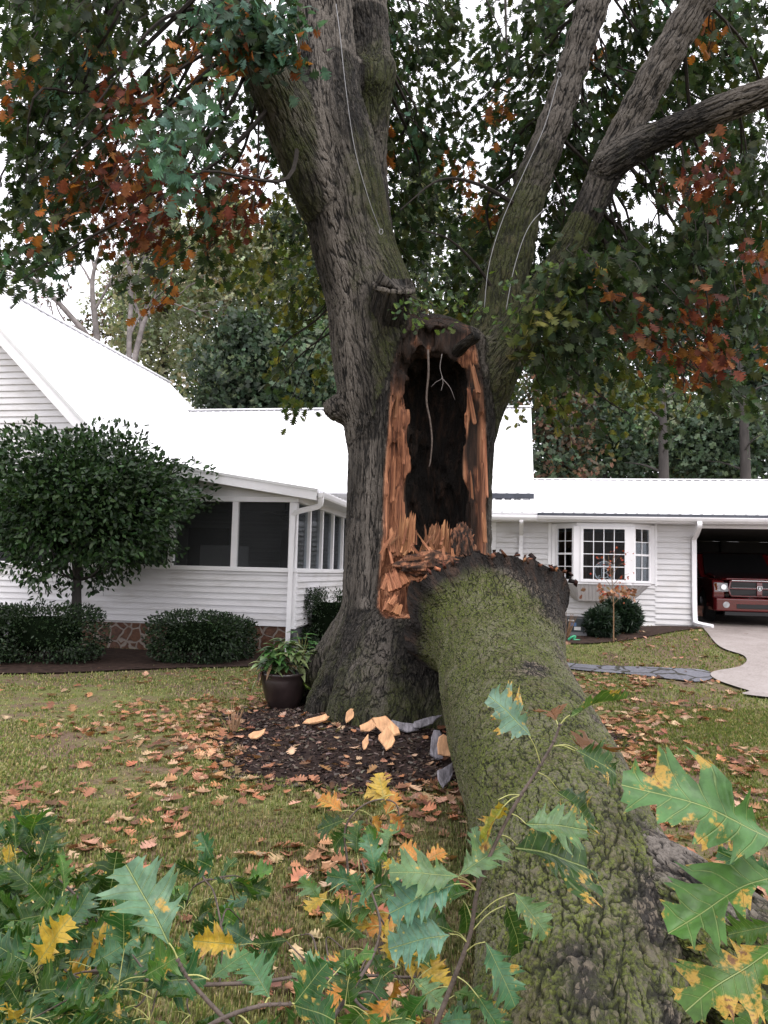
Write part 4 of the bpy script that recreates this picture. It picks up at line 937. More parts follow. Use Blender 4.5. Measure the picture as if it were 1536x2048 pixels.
# sawn stub with its callus rim
def barktube(name, P4, n, parent_fn, mat, maskfn, end=None, seg=80, jag=0.0):
    P = smooth_path(P4, seg); T, N, B = frames(P[:, :3]); a = np.arange(n) * 2 * math.pi / n
    s_ = np.concatenate([[0], np.cumsum(np.linalg.norm(np.diff(P[:, :3], axis=0), axis=1))])
    V = P[:, None, :3] + P[:, 3, None, None] * (np.cos(a)[None, :, None] * N[:, None] + np.sin(a)[None, :, None] * B[:, None])
    BK = np.stack(np.broadcast_arrays(P[:, 3, None] * np.cos(a)[None], P[:, 3, None] * np.sin(a)[None], s_[:, None]), -1)
    i, k = np.meshgrid(np.arange(seg - 1), np.arange(n), indexing='ij'); F = np.stack([i * n + k, i * n + (k + 1) % n, (i + 1) * n + (k + 1) % n, (i + 1) * n + k], -1).reshape(-1, 4)
    V = V.reshape(-1, 3); BK = BK.reshape(-1, 3); return V, F, BK, P, T, N, B
ST = [np.append(W(762, 690, 8.5), .25), np.append(W(772, 650, 8.38), .23), np.append(W(780, 610, 8.22), .215), np.append(W(786, 585, 8.12), .21), np.append(W(787, 577, 8.095), .232), np.append(W(788, 570, 8.075), .225), np.append(W(788, 569, 8.072), .185), np.append(W(787, 575, 8.09), .165), np.append(W(783, 600, 8.17), .12), np.append(W(782, 605, 8.18), .01)]
V, F, BK, P, T, N, B = barktube('branch_stub', ST, 48, None, None, None)
mk = np.zeros((len(V), 4)); ii = np.repeat(np.arange(80) / 79, 48); mk[:, 1] = ss(.66, .75, ii); mk[:, 3] = np.exp(-((ii - .5) / .12) ** 2)
OK('branch_stub', V, F, M_['bark'], smooth=True, attrs={'bark': BK, 'mask': mk})
S2 = [np.append(W(905, 715, 8.5), .075), np.append(W(925, 693, 8.3), .06), np.append(W(950, 673, 8.15), .058), np.append(W(951, 672, 8.145), .04), np.append(W(948, 676, 8.16), .005)]
V, F, BK, P, T, N, B = barktube('s', S2, 24, None, None, None, seg=40); mk = np.zeros((len(V), 4)); mk[:, 1] = .8 * ss(.6, .8, np.repeat(np.arange(40) / 39, 24))
OK('branch_stub', V, F, M_['bark'], smooth=True, attrs={'bark': BK, 'mask': mk})
# splinters: thin torn boards of wood standing in the wound
def wood_mat():
    m, nt, out = newmat('torn_oak_wood'); v = nd(nt, 'Attribute', attribute_name='bark').outputs['Vector']
    g = noise(nt, vscale(nt, v, (40, 40, 1.2)), 1.0, 6, .7); g2 = noise(nt, vscale(nt, v, (6, 6, 1)), 1.0, 3, .6)
    k = ma(nt, 'ADD', ma(nt, 'MULTIPLY', g, .75), ma(nt, 'MULTIPLY', g2, .3))
    c = ramp(nt, k, [(.30, (.05, .017, .009)), (.44, (.20, .07, .034)), (.56, (.38, .165, .08)), (.76, (.58, .33, .185))])
    c = mixc(nt, 1.0, c, nd(nt, 'Attribute', attribute_name='col').outputs['Color'], 'MULTIPLY')
    princ(nt, out, c, .75, 0, .3, bump(nt, g, .012, 1)); return m
M_['splinter'] = wood_mat()
def splinter(p, q, w, t, tone=1.0, facing=(0, -1, 0), nt_=5, name='splinter'):
    """a torn board from p up to q; its tip frays into teeth"""
    p, q = np.array(p, float), np.array(q, float); d = q - p; L = np.linalg.norm(d); d /= L; tone = tone * .8
    s_ = np.cross(d, np.array(facing, float)); s_ /= np.linalg.norm(s_); n_ = np.cross(s_, d)
    cols_ = nt_ * 2 + 1; rows = 7; V = []; BK = []
    cut = rng.random(cols_) * .32; cut[::2] += .1; bend = rng.normal() * .03; base = rng.random(cols_) * .08
    tw = rng.normal() * .15
    for side in (1, -1):
        for i in range(rows):
            f = i / (rows - 1)
            for j in range(cols_):
                u = (j / (cols_ - 1) - .5) * w * (1 - .22 * f) ; l = (base[j] + (1 - base[j] - cut[j]) * f) * L
                th = t * .5 * (1 - .75 * f ** 3) * (1 + .5 * math.sin(j * 2.3 + i * .2)) * (0.35 if j in (0, cols_ - 1) else 1)
                c = p + d * l + s_ * (u * math.cos(tw * f)) + n_ * (side * th + bend * L * f * f + u * math.sin(tw * f)); V.append(c); BK.append((u * 1.0 + p[0] * 3, side * th * 3 + p[2], l))
    n = rows * cols_; F = []
    for i in range(rows - 1):
        for j in range(cols_ - 1):
            a = i * cols_ + j; F.append((a, a + 1, a + cols_ + 1, a + cols_)); F.append((n + a + cols_, n + a + cols_ + 1, n + a + 1, n + a))
    for i in range(rows - 1):
        for j in (0, cols_ - 1):
            a = i * cols_ + j; F.append((a, a + cols_, n + a + cols_, n + a))
    for j in range(cols_ - 1):
        for i in (0, rows - 1):
            a = i * cols_ + j; F.append((a, a + 1, n + a + 1, n + a))
    V = np.array(V); cc = np.tile(np.array((tone, tone * (.95 + .1 * rng.random()), tone * (.9 + .15 * rng.random()), 1)), (len(V), 1))
    return OK(name, V, np.array(F), M_['splinter'], col=cc, attrs={'bark': np.array(BK)})
YF = 8.05
SPL = [  # base px, tip px, width, depth base, depth tip, tone
    ((806, 1112), (812, 1012), .15, 8.05, 8.1, .9), ((820, 1108), (827, 1020), .08, 8.02, 8.0, 1.0), ((794, 1115), (795, 1040), .09, 8.03, 8.1, .75), ((786, 1108), (779, 1040), .06, 8.0, 8.12, 1.0),
    ((760, 1110), (796, 1052), .035, 7.85, 7.95, 1.0), ((785, 1128), (777, 1092), .03, 7.85, 7.9, 1.2), ((838, 1110), (819, 1086), .035, 7.9, 7.9, 1.1),
    ((858, 1112), (868, 1040), .10, 8.15, 8.25, .62), ((870, 1112), (880, 1034), .09, 8.14, 8.2, .72), ((882, 1112), (889, 1030), .06, 8.1, 8.12, .95), ((892, 1112), (897, 1033), .05, 8.08, 8.1, .9), ((903, 1114), (907, 1046), .07, 8.05, 8.1, .85),
    ((912, 1116), (915, 1052), .06, 8.03, 8.08, 1.05), ((918, 1116), (921, 1066), .05, 8.0, 8.05, 1.0), ((848, 1105), (857, 1062), .07, 8.12, 8.2, .55), ((866, 1108), (858, 1068), .05, 8.05, 8.1, .8),
    ((874, 1118), (846, 1086), .07, 7.85, 7.9, 1.35), ((868, 1112), (840, 1076), .03, 7.83, 7.88, 1.3), ((888, 1118), (886, 1090), .04, 7.85, 7.9, .9), ((906, 1116), (903, 1090), .035, 7.85, 7.9, 1.1),
    ((796, 1182), (779, 1130), .13, 7.72, 7.86, 1.05), ((782, 1186), (772, 1140), .05, 7.7, 7.85, 1.25), ((812, 1172), (796, 1136), .10, 7.72, 7.9, 1.0), ((826, 1166), (810, 1126), .08, 7.75, 7.95, .7), ((838, 1164), (822, 1128), .06, 7.76, 7.95, .85), ((845, 1164), (835, 1142), .03, 7.75, 7.9, 1.1),
    ((776, 1226), (790, 1190), .11, 7.66, 7.74, 1.2), ((768, 1226), (776, 1196), .05, 7.68, 7.74, .9), ((790, 1230), (800, 1204), .10, 7.62, 7.7, 1.1), ((764, 1180), (776, 1150), .05, 7.74, 7.82, 1.1), ((780, 1210), (796, 1186), .06, 7.6, 7.66, 1.35),
    ((892, 1140), (936, 1112), .06, 7.66, 7.6, .55), ((812, 1120), (858, 1112), .03, 7.8, 7.8, .5), ((770, 1100), (772, 1010), .05, 8.08, 8.14, 1.0),
    ((970, 1090), (967, 1000), .05, 8.12, 8.2, 1.1), ((974, 1000), (970, 850), .035, 8.1, 8.18, 1.35), ((945, 1000), (941, 930), .03, 8.2, 8.24, .7), ((950, 850), (932, 750), .05, 8.18, 8.26, .8), ((958, 790), (940, 712), .06, 8.14, 8.24, .75),
    ((784, 1010), (790, 900), .05, 8.14, 8.2, 1.1), ((808, 930), (806, 840), .03, 8.16, 8.22, .9), ((790, 840), (798, 770), .03, 8.18, 8.24, .6),
]
for a, b, w, y0, y1, tn in SPL: splinter(W(*a, y0), W(*b, y1), w, min(.045, w * .5), tn, nt_=max(2, int(w / .022)))
for q in range(34):     # loose fibres and slivers
    x_, y_ = 778 + 160 * rng.random(), 1085 + 45 * rng.random(); l_ = 18 + 34 * rng.random(); a_ = rng.normal() * .45
    splinter(W(x_, y_, 7.95 + .15 * rng.random()), W(x_ + l_ * math.sin(a_), y_ - l_ * math.cos(a_), 8.0 + .2 * rng.random()), .012 + .02 * rng.random(), .012, .45 + .75 * rng.random(), nt_=2)
# crumbled heartwood heaped at the foot of the hollow
def lump(name, c, sx, sy, sz, mat, wood_, rot_, seed, amp=.35, sub=5, fr=5.0):
    bm = bmesh.new(); bmesh.ops.create_icosphere(bm, subdivisions=sub, radius=1); P = np.array([v.co[:] for v in bm.verts]); Fc = np.array([[v.index for v in f.verts] for f in bm.faces]); bm.free()
    r = 1 + amp * (fbm(P * 2.2 + seed, 3, seed) - .5) * 2 + amp * .6 * (vnoise(P * fr * 2 + seed, seed + 3) - .5)
    V = P * r[:, None] * (sx, sy, sz) + c
    mk = np.zeros((len(V), 4)); q = fbm(P * 6 + 3, 3, seed); mk[:, 0] = wood_; mk[:, 1] = rot_ * ss(.38, .56, q)
    return V, Fc, mk
for c, s3, wd_, ro, sd in ((W(862, 1135, 7.95), (.36, .22, .16), .85, .9, 3), (W(925, 1105, 8.02), (.13, .12, .32), .6, 1.0, 5), (W(905, 1130, 7.9), (.2, .15, .1), .7, 1.0, 8)):
    V, F, mk = lump('rotten_wood', c, *s3, None, wd_, ro, sd); OK('rotten_wood', V, F, M_['bark'], smooth=True, attrs={'bark': V * [1, 1, 1.0], 'mask': mk})
# black rot and root hanging in the hollow
m = MB(); m.tube(smooth_path([W(856, 700, 8.3), W(857, 745, 8.25), W(853, 800, 8.25), W(860, 840, 8.25), W(864, 880, 8.25), W(861, 920, 8.25), W(858, 934, 8.25)], 30) - [TC[0], TC[1], 0], np.linspace(.014, .007, 30), 8)
m.build('hanging_root', M_['twig'], oak, smooth=True)
m = MB()
for pts in ([(884, 708), (880, 735), (884, 756), (872, 764), (862, 774)], [(884, 752), (886, 766), (882, 782)], [(884, 756), (900, 775), (910, 800)]):
    m.tube(smooth_path([W(*q, 8.22) for q in pts], 14) - [TC[0], TC[1], 0], np.linspace(.005, .002, 14), 5)
m.build('fine_roots', M_['palebranch'], oak, smooth=True)
# ---------------------------------------------------------------- the fallen limb, still hinged on the trunk
def lc(px, Y, zc, r): p = W(px, 1200, Y); return np.array((p[0], Y, zc, r))
LOG = [lc(985, 7.46, 1.16, .60), lc(1000, 7.15, 1.0, .56), lc(1012, 6.65, .76, .52), lc(1035, 5.75, .56, .51), lc(1072, 4.7, .47, .47), lc(1118, 3.75, .42, .415), lc(1160, 2.95, .38, .38), lc(1160, 2.2, .36, .30), lc(1110, 1.5, .33, .25), lc(950, .7, .30, .22), lc(500, -.4, .25, .18)]
limb = empty('fallen_limb', (.9, 5.5, 0), 0, 'massive mossy limb lying on the lawn with its broken end against the hollow trunk', 'fallen limb')
def LG(name, V, F, mat, **k): return npmesh(name, np.asarray(V, float) - (.9, 5.5, 0), F, mat, limb, **k)
n, seg = 176, 470
V, F, BK, P, T, N, B = barktube('log', LOG, n, None, None, None, seg=seg)
V = V.reshape(seg, n, 3); BK = BK.reshape(seg, n, 3)
f = np.arange(seg) / (seg - 1); s_ = np.concatenate([[0], np.cumsum(np.linalg.norm(np.diff(P[:, :3], axis=0), axis=1))])
C = P[:, None, :3]; O = V - C; OD = O / np.linalg.norm(O, axis=2)[..., None]
# lumps, flare and the torn left-hand flap
lum = fbm(np.stack([OD[..., 0] * 1.6, s_[:, None] * .9 + 0 * OD[..., 0], OD[..., 2] * 1.6], -1), 3, 77) - .5
rs = 1 + .22 * lum
fl = np.exp(-s_ / .34)[:, None]
ang = np.arctan2(OD[..., 2], OD[..., 0])          # 0 = right, pi = left, +z up
rs = rs + fl * (.16 + .34 * np.exp(-((np.abs(ang) - 2.75) / .5) ** 2) + .20 * np.exp(-((ang - .5) / .35) ** 2))
V = C + O * rs[..., None]
jag = .26 * (vnoise(np.stack([np.cos(ang[0]) * 6, np.sin(ang[0]) * 6, 0 * ang[0]], -1), 90) - .5) + .10 * (vnoise(np.stack([np.cos(ang[0]) * 15, np.sin(ang[0]) * 15, 0 * ang[0]], -1), 91) - .5)
V -= T[:, None] * (jag[None] * np.exp(-s_ / .16)[:, None])[..., None]
V = V.reshape(-1, 3); BK = BK.reshape(-1, 3)
fv = np.repeat(s_, n); av = ang.ravel(); nn_ = fbm(V * 2.0, 3, 93); n4 = fbm(V * 6, 3, 94)
up_ = OD.reshape(-1, 3)
moss = .62 + 1.3 * (nn_ - .5) + .9 * (n4 - .5) + .38 * ss(.25, -.65, up_[:, 0]) + .10 * ss(-.1, .6, up_[:, 2]) - .30 * ss(.35, .9, up_[:, 0]) * ss(4.5, 3.0, fv)
moss = moss - .9 * np.exp(-(fv / .22) ** 2) * ss(-.3, .4, np.cos(av) + .3)
rot = np.clip(1.5 * np.exp(-(fv / (.17 + .20 * ss(-.4, .8, np.cos(av)))) ** 2) * (.6 + .6 * n4) , 0, 1) * ss(.15, .5, 1.0 - .5 * (np.abs(av) > 2.2) + 0 * av)
pale = ss(.50, .66, n4) * .55 + .5 * ss(.3, .8, up_[:, 0]) * ss(.4, .6, nn_)
mk = np.stack([0 * fv, rot, np.clip(moss, 0, 1), np.clip(pale, 0, 1)], -1)
o = LG('bark_shell', V, F, M_['logbark'], smooth=True, attrs={'bark': BK, 'mask': mk})
sm = o.modifiers.new('s', 'SUBSURF'); sm.levels = sm.render_levels = 1
# hollow broken face
ring = V.reshape(seg, n, 3)[0]; cen = P[0, :3]; RV, RM, RB = [], [], []
for k, (sc, dp) in enumerate([(1.0, 0.0), (.93, -.02), (.84, .05), (.72, .16), (.55, .30), (.35, .40), (.12, .44)]):
    q = cen + (ring - cen) * sc + T[0] * dp; q = q + .05 * (vnoise(q * 9, 95)[:, None] - .5) * (k > 0) * T[0] * 2
    RV.append(q); a = np.zeros((n, 4)); a[:, 1] = 1 - .35 * (vnoise(q * 12, 96) > .62); a[:, 0] = .9 * (vnoise(q * 10, 97) > .66); RM.append(a)
RV = np.concatenate(RV); RM = np.concatenate(RM); i, k = np.meshgrid(np.arange(6), np.arange(n), indexing='ij')
RF = np.stack([i * n + k, (i + 1) * n + k, (i + 1) * n + (k + 1) % n, i * n + (k + 1) % n], -1).reshape(-1, 4)
LG('broken_end', RV, RF, M_['logbark'], smooth=True, attrs={'bark': RV, 'mask': RM})
# the second fork running out to the right
FK = [lc(1165, 3.35, .40, .30), lc(1250, 2.95, .44, .26), lc(1370, 2.6, .47, .21), lc(1500, 2.3, .47, .185), lc(1700, 1.95, .45, .17), lc(2100, 1.5, .42, .15)]
n2_, seg2 = 110, 170
V, F, BK, P, T, N, B = barktube('fork', FK, n2_, None, None, None, seg=seg2)
c_ = np.repeat(P[:, :3], n2_, 0); od = (V - c_) / np.repeat(P[:, 3], n2_)[:, None]; V = c_ + (V - c_) * (1 + .25 * (fbm(np.stack([od[:, 0] * 1.5, np.repeat(np.arange(seg2) / 40, n2_), od[:, 2] * 1.5], -1), 3, 99) - .5))[:, None]
q = fbm(V * 3, 3, 101); moss = np.clip(.34 + .9 * (q - .5) + .3 * ss(.0, -.7, od[:, 0]), 0, 1); pl = ss(.45, .6, fbm(V * 7, 2, 102)) * ss(-.2, .5, od[:, 2])
o = LG('side_fork', V, F, M_['logbark'], smooth=True, attrs={'bark': BK + [3, 0, 0], 'mask': np.stack([0 * q, 0 * q, moss, np.clip(pl, 0, 1)], -1)})
sm = o.modifiers.new('s', 'SUBSURF'); sm.levels = sm.render_levels = 1
# bark crumbs and red-brown bits along the broken rim
nb = 90; ids = rng.integers(0, n, nb); top_ = ring[ids]; k = top_[:, 2] > cen[2] + .34; top_ = top_[k]; nb = len(top_)
T_ = np.array([(-.5, -.2, 0), (.5, -.25, .1), (.4, .25, 0), (-.4, .2, .1), (0, 0, .3)], float); F_ = np.array([(0, 1, 4), (1, 2, 4), (2, 3, 4), (3, 0, 4), (0, 3, 2), (0, 2, 1)])
V, F, C = scatter(T_, F_, cen + (top_ - cen) * 1.02 + rng.normal(size=(nb, 3)) * (.03, .02, .006) + (0, -.05, -.012), basis(rdir(nb), rdir(nb) + [0, 0, .8]), .03 + .07 * rng.random((nb, 1)), pal([(.05, .025, .018), (.12, .05, .03), (.02, .014, .013), (.25, .11, .06)], nb))
LG('crumbled_bark', V, F, M_['mulch'], col=C)['kind'] = 'stuff'
# ---------------------------------------------------------------- pot, plants, chips
def oval_leaves(mb_list, base, tip, width, col, bend=.2):
    """one lance leaf as 2x5 strip"""
    b, t = np.array(base, float), np.array(tip, float); d = t - b; L = np.linalg.norm(d); d /= L
    s_ = np.cross(d, (0, 0, 1)); s_ /= np.linalg.norm(s_) + 1e-9; u = np.cross(s_, d)
    V = []; prof = (.06, .55, .95, 1, .8, .45, .03)
    for i, w in enumerate(prof):
        f = i / (len(prof) - 1); c = b + d * f * L - np.array((0, 0, 1)) * bend * L * f * f
        for k in (-1, 0, 1): V.append(c + s_ * k * w * width / 2 + u * (abs(k) * .18 * w * width))
    F = [(i * 3 + j, i * 3 + j + 1, i * 3 + j + 4, i * 3 + j + 3) for i in range(len(prof) - 1) for j in (0, 1)]
    mb_list.append((np.array(V), np.array(F), np.tile(np.array(col), (len(V), 1))))
def join(lst):
    o = 0; Vs, Fs, Cs = [], [], []
    for V, F, C in lst: Vs.append(V); Fs.append(F + o); Cs.append(C); o += len(V)
    return np.vstack(Vs), np.vstack(Fs), np.vstack(Cs)
pp = G(562, 1424); pp[1] += .2
pot = empty('flower_pot', pp, 0, 'round dark glazed pot on the mulch left of the oak trunk', 'flower pot')
m = MB(); m.lathe([(.0, .0), (.15, .0), (.165, .02), (.21, .12), (.245, .24), (.258, .33), (.25, .37), (.262, .385), (.265, .41), (.25, .42), (.235, .41), (.23, .36)], 40); m.build('body', M_['pot'], pot, smooth=True)
m = MB(); m.lathe([(.0, .37), (.12, .375), (.232, .36)], 24); m.build('soil', M_['soil'], pot, smooth=True)
pl = empty('potted_plant', pp + (0, 0, .36), 0, 'leafy green plant with some withered leaves growing from the dark pot', 'plant')
LS = []; st = MB()
for k in range(38):
    a = rng.random() * 6.28; r = .06 + .22 * rng.random(); h = .10 + .30 * rng.random() * (1.2 - r * 2.2); c = np.array((r * math.cos(a), r * math.sin(a), h)); st.tube(smooth_path([(c[0] * .3, c[1] * .3, 0), c * (.7, .7, .8), c], 8), .0035, 5)
    for q in range(rng.integers(3, 6)):
        b = a + rng.normal() * 1.1; o = np.array((math.cos(b), math.sin(b), .25 + .3 * rng.normal())); l = .12 + .09 * rng.random()
        cc = pal([(.05, .11, .03), (.09, .15, .05), (.16, .20, .09), (.035, .08, .025)], 1)[0]; oval_leaves(LS, c, c + o * l, l * .46, cc, .45)
for k in range(14):
    a = math.pi + rng.normal() * .5; c = np.array((.22 * math.cos(a), .22 * math.sin(a), .12 + .1 * rng.random())); oval_leaves(LS, c, c + (.10 * math.cos(a), .10 * math.sin(a), -.20 - .1 * rng.random()), .05, pal([(.09, .05, .035), (.16, .10, .06), (.05, .035, .03)], 1)[0], .1)
oval_leaves(LS, (-.28, -.1, .0), (-.36, -.12, -.16), .07, (.18, .22, .10)); oval_leaves(LS, (.2, 0, .25), (.34, -.05, .30), .07, (.08, .14, .02))
V, F, C = join(LS); npmesh('leaves', V, F, M_['gloss'], pl, C, smooth=True); st.build('stems', M_['dry'], pl)
def fern(loc, scale, n, label, seed, col=(.10, .19, .03)):
    e = empty('fern', loc, 0, label, 'fern'); LS = []; st = MB()
    for k in range(n):
        a = seed + k * 2.4; L = scale * (.8 + .4 * rng.random()); P = smooth_path([(0, 0, 0), (.25 * L * math.cos(a), .25 * L * math.sin(a), .6 * L), (.6 * L * math.cos(a), .6 * L * math.sin(a), .85 * L), (.9 * L * math.cos(a), .9 * L * math.sin(a), .75 * L)], 16)
        st.tube(P, .003, 4); T, N, B = frames(P)
        for i in range(2, 16):
            w = L * .34 * math.sin(math.pi * (i + 1) / 18)
            for s in (-1, 1): oval_leaves(LS, P[i], P[i] + N[i] * s * w * .9 + T[i] * w * .5, .022 * scale / .3, np.array(col) * (.8 + .4 * rng.random()), .15)
    V, F, C = join(LS); npmesh('fronds', V, F, M_['gloss'], e, C, smooth=True); st.build('stems', M_['petiole'], e); return e
fern(G(588, 1416) + (0, 0, .03), .36, 5, 'small bright green fern at the foot of the dark pot', .6)
def leafplant(loc, h, label, seed, n=9):
    e = empty('garden_plant', loc, 0, label, 'plant'); LS = []; st = MB()
    for k in range(n):
        a = seed + k * 2.4; p = np.array((.10 * math.cos(a), .10 * math.sin(a), h * (.4 + .6 * k / n))); st.tube([(0, 0, 0), p * .6, p], .005, 5)
        for q in range(4):
            b = a + (q - 1.5) * .7; oval_leaves(LS, p, p + np.array((math.cos(b), math.sin(b), .3)) * h * .42, h * .15, pal([(.06, .15, .05), (.09, .20, .06)], 1)[0], .3)
    V, F, C = join(LS); npmesh('leaves', V, F, M_['gloss'], e, C, smooth=True); st.build('stems', M_['petiole'], e)
leafplant(G(640, 1326), .38, 'low broad leaved green plant in front of the boxy hedge', .4)
leafplant(G(604, 1318), .50, 'taller pale green plant beside the porch downspout', 1.4, 7)
ds = empty('cut_stems', G(466, 1468), 0, 'tuft of dry cut stems at the edge of the mulch', 'dead plant'); m = MB()
for k in range(16):
    a = rng.random() * 6.28; r = .02 + .07 * rng.random(); h = .13 + .14 * rng.random(); m.tube([(r * .4 * math.cos(a), r * .4 * math.sin(a), 0), (r * math.cos(a), r * math.sin(a), h * .6), (r * 1.5 * math.cos(a), r * 1.5 * math.sin(a), h)], [.006, .005, .003], 5)
m.build('stems', M_['dry'], ds); LS = []
for k in range(14):
    a = rng.random() * 6.28; oval_leaves(LS, (.03 * math.cos(a), .03 * math.sin(a), .01), (.12 * math.cos(a), .12 * math.sin(a), .06), .03, (.09, .14, .02))
V, F, C = join(LS); npmesh('leaves', V, F, M_['gloss'], ds, C)
# wood chips and bark slabs lying on the mulch
def chip(name, px, py, w, h, rz, tilt, kind, label, thick=.016, cat='wood chip', grp=None):
    g = G(px, py); g[2] = float(mulch_z(g[0], g[1])) if in_mulch(g[0], g[1]) else g[2]
    w, h, nn = w * 1.25, h * 1.25, 9; a = np.sort(rng.random(nn) * .45 + np.arange(nn) * 2 * math.pi / nn); r = .62 + .5 * rng.random(nn)
    x, y = .5 * w * r * np.cos(a), .5 * h * r * np.sin(a); crz, srz = math.cos(rz), math.sin(rz); bm = bmesh.new(); rings = []
    for z, k in ((0, .86), (thick * .5, 1.0), (thick, .92)):
        rings.append([bm.verts.new(((x[i] * crz - y[i] * srz) * k, (x[i] * srz + y[i] * crz) * k, z + .25 * x[i] ** 2 / w + .006 * rng.normal())) for i in range(nn)])
    for q in range(2):
        for i in range(nn): bm.faces.new((rings[q][i], rings[q][(i + 1) % nn], rings[q + 1][(i + 1) % nn], rings[q + 1][i]))
    bm.faces.new(rings[0][::-1])
    ce = bm.verts.new((w * .1, 0, thick * .8))
    for i in range(nn): bm.faces.new((rings[2][i], rings[2][(i + 1) % nn], ce))
    me = bpy.data.meshes.new(name); bm.to_mesh(me); bm.free(); me.materials.append(M_[kind]); o = bpy.data.objects.new(name, me); COL.objects.link(o)
    tilt = tilt * .6 + .45; o.rotation_euler = (tilt, rng.normal() * .15, rng.normal() * .2); ext = abs(w * srz) + abs(h * crz); o.location = [float(v) for v in g + (0, 0, .008 + abs(math.sin(tilt)) * ext * .42)]; tag(o, label, cat, grp); return o
chip('wood_chip', 770, 1500, .24, .14, 2.4, .5, 'chipwood', 'largest pale split wood chip on the mulch before the trunk')
chip('wood_chip', 738, 1494, .17, .10, .6, .4, 'chipwood', 'small pale chip touching the left end of the largest chip')
chip('wood_chip', 772, 1522, .17, .11, 1.9, .7, 'chipwood', 'pale chip standing on edge just below the largest chip')
chip('wood_chip', 730, 1522, .15, .05, 1.4, .4, 'chipwood', 'thin sliver of pale wood lying below the small chip')
chip('wood_chip', 698, 1474, .18, .07, 1.3, .9, 'chipwood', 'narrow pale chip upright at the left foot of the trunk')
chip('wood_chip', 784, 1478, .28, .09, .15, .7, 'chipwood', 'long orange chip leaning on the base of the trunk', .02)
chip('bark_slab', 818, 1474, .30, .08, .1, .5, 'chipbark', 'grey bark slab behind the long orange chip at the trunk base', .025, 'bark piece')
chip('bark_slab', 806, 1490, .24, .10, -.2, .3, 'chipbark', 'short grey bark slab lying flat above the pale chips', .02, 'bark piece')
chip('bark_slab', 848, 1490, .30, .08, .6, .4, 'chipbark', 'long grey bark slab pointing at the log', .02, 'bark piece')
chip('bark_slab', 872, 1532, .22, .12, 1.5, 1.0, 'chipbark', 'weathered grey bark piece standing beside the square pale chip', .02, 'bark piece')
chip('wood_chip', 893, 1538, .19, .14, 2.2, .9, 'chipwood', 'squarish pale chip next to the log on the mulch')
chip('bark_slab', 888, 1580, .20, .10, .9, .5, 'chipbark', 'grey bark piece at the front edge of the mulch near the log', .02, 'bark piece')
chip('wood_chip', 954, 1592, .11, .07, .1, .3, 'chipwood', 'tiny pale chip on the grass beside the log')
chip('wood_chip', 924, 1476, .13, .06, 1.5, .9, 'chipwood', 'pale sliver wedged between the log and the trunk')
chip('wood_chip', 512, 1486, .16, .07, .8, .2, 'chipwood', 'lone tan chip at the left edge of the mulch')
chip('wood_chip', 636, 1468, .24, .07, .3, .2, 'chipwood', 'slim tan chip on open mulch between pot and chips')
# ---------------------------------------------------------------- shrubs
def shrub(name, label, cat, c, rad, n, size, cols, box=0.0, leafV=OVAL_V, leafF=OVAL_F, lump=.35, fill=.35, trunkh=None, mat='gloss', shell=.68, grp=None, core=.78):
    """leafy bush: c = base centre, rad = (rx, ry, rz) of the crown"""
    e = empty(name, c, 0, label, cat, grp); d = rdir(n)
    if box: d = np.sign(d) * np.abs(d) ** (1 - box); d /= (np.abs(d) ** (2 + 6 * box)).sum(1)[:, None] ** (1 / (2 + 6 * box))
    k = shell + (1 - shell) * rng.random(n) ** .7; ins = rng.random(n) < fill; k[ins] = .35 + .5 * rng.random(ins.sum())
    k = k * (1 + lump * (fbm(d * 2.6 + c[0], 3, int(abs(c[0]) * 10) + 3) - .5) * 2)
    zc = (trunkh or 0) + rad[2]; P = d * k[:, None] * np.array(rad) + (0, 0, zc); P[:, 2] = np.maximum(P[:, 2], .03)
    fw = d + rdir(n) * .9; nr = rdir(n) + d * .7 + (0, 0, .5)
    V, F, C = scatter(leafV, leafF, P, basis(fw, nr), size * (.7 + .6 * rng.random((n, 1))), pal(cols, n))
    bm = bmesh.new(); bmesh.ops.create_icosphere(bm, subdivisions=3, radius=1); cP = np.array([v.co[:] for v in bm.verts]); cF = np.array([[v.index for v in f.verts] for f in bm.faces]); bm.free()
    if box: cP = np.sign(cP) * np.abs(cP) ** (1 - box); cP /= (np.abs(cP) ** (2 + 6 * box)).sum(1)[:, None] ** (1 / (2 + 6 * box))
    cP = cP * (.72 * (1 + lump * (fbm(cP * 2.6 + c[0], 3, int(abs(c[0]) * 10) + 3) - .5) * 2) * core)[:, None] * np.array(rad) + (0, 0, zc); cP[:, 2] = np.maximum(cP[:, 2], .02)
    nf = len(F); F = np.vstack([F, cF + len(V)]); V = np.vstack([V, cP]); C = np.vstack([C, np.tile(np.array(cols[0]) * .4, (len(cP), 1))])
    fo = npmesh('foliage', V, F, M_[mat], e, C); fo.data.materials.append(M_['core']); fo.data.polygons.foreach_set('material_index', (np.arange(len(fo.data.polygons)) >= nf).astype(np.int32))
    m = MB()
    for q in range(9):
        a = q * 2.4; o = np.array((math.cos(a) * rad[0], math.sin(a) * rad[1], 0)) * .55
        m.tube(smooth_path([(o[0] * .06, o[1] * .06, trunkh or 0), o * .5 + (0, 0, zc * .6), o + (0, 0, zc * 1.15)], 9), np.linspace(.022, .006, 9), 6)
    if trunkh: m.tube(smooth_path([(0, 0, -.1), (.01, .0, trunkh * .5), (-.02, 0, trunkh), (0, 0, zc)], 14), np.linspace(.10, .06, 14), 12)
    m.build('trunk' if trunkh else 'stems', M_['bgtrunk'], e, smooth=True); return e
DK = [(.009, .019, .008), (.014, .029, .011), (.021, .041, .015), (.035, .06, .025)]
YHOL = 13.3; hc = W(152, 1240, YHOL); hc[2] = 0
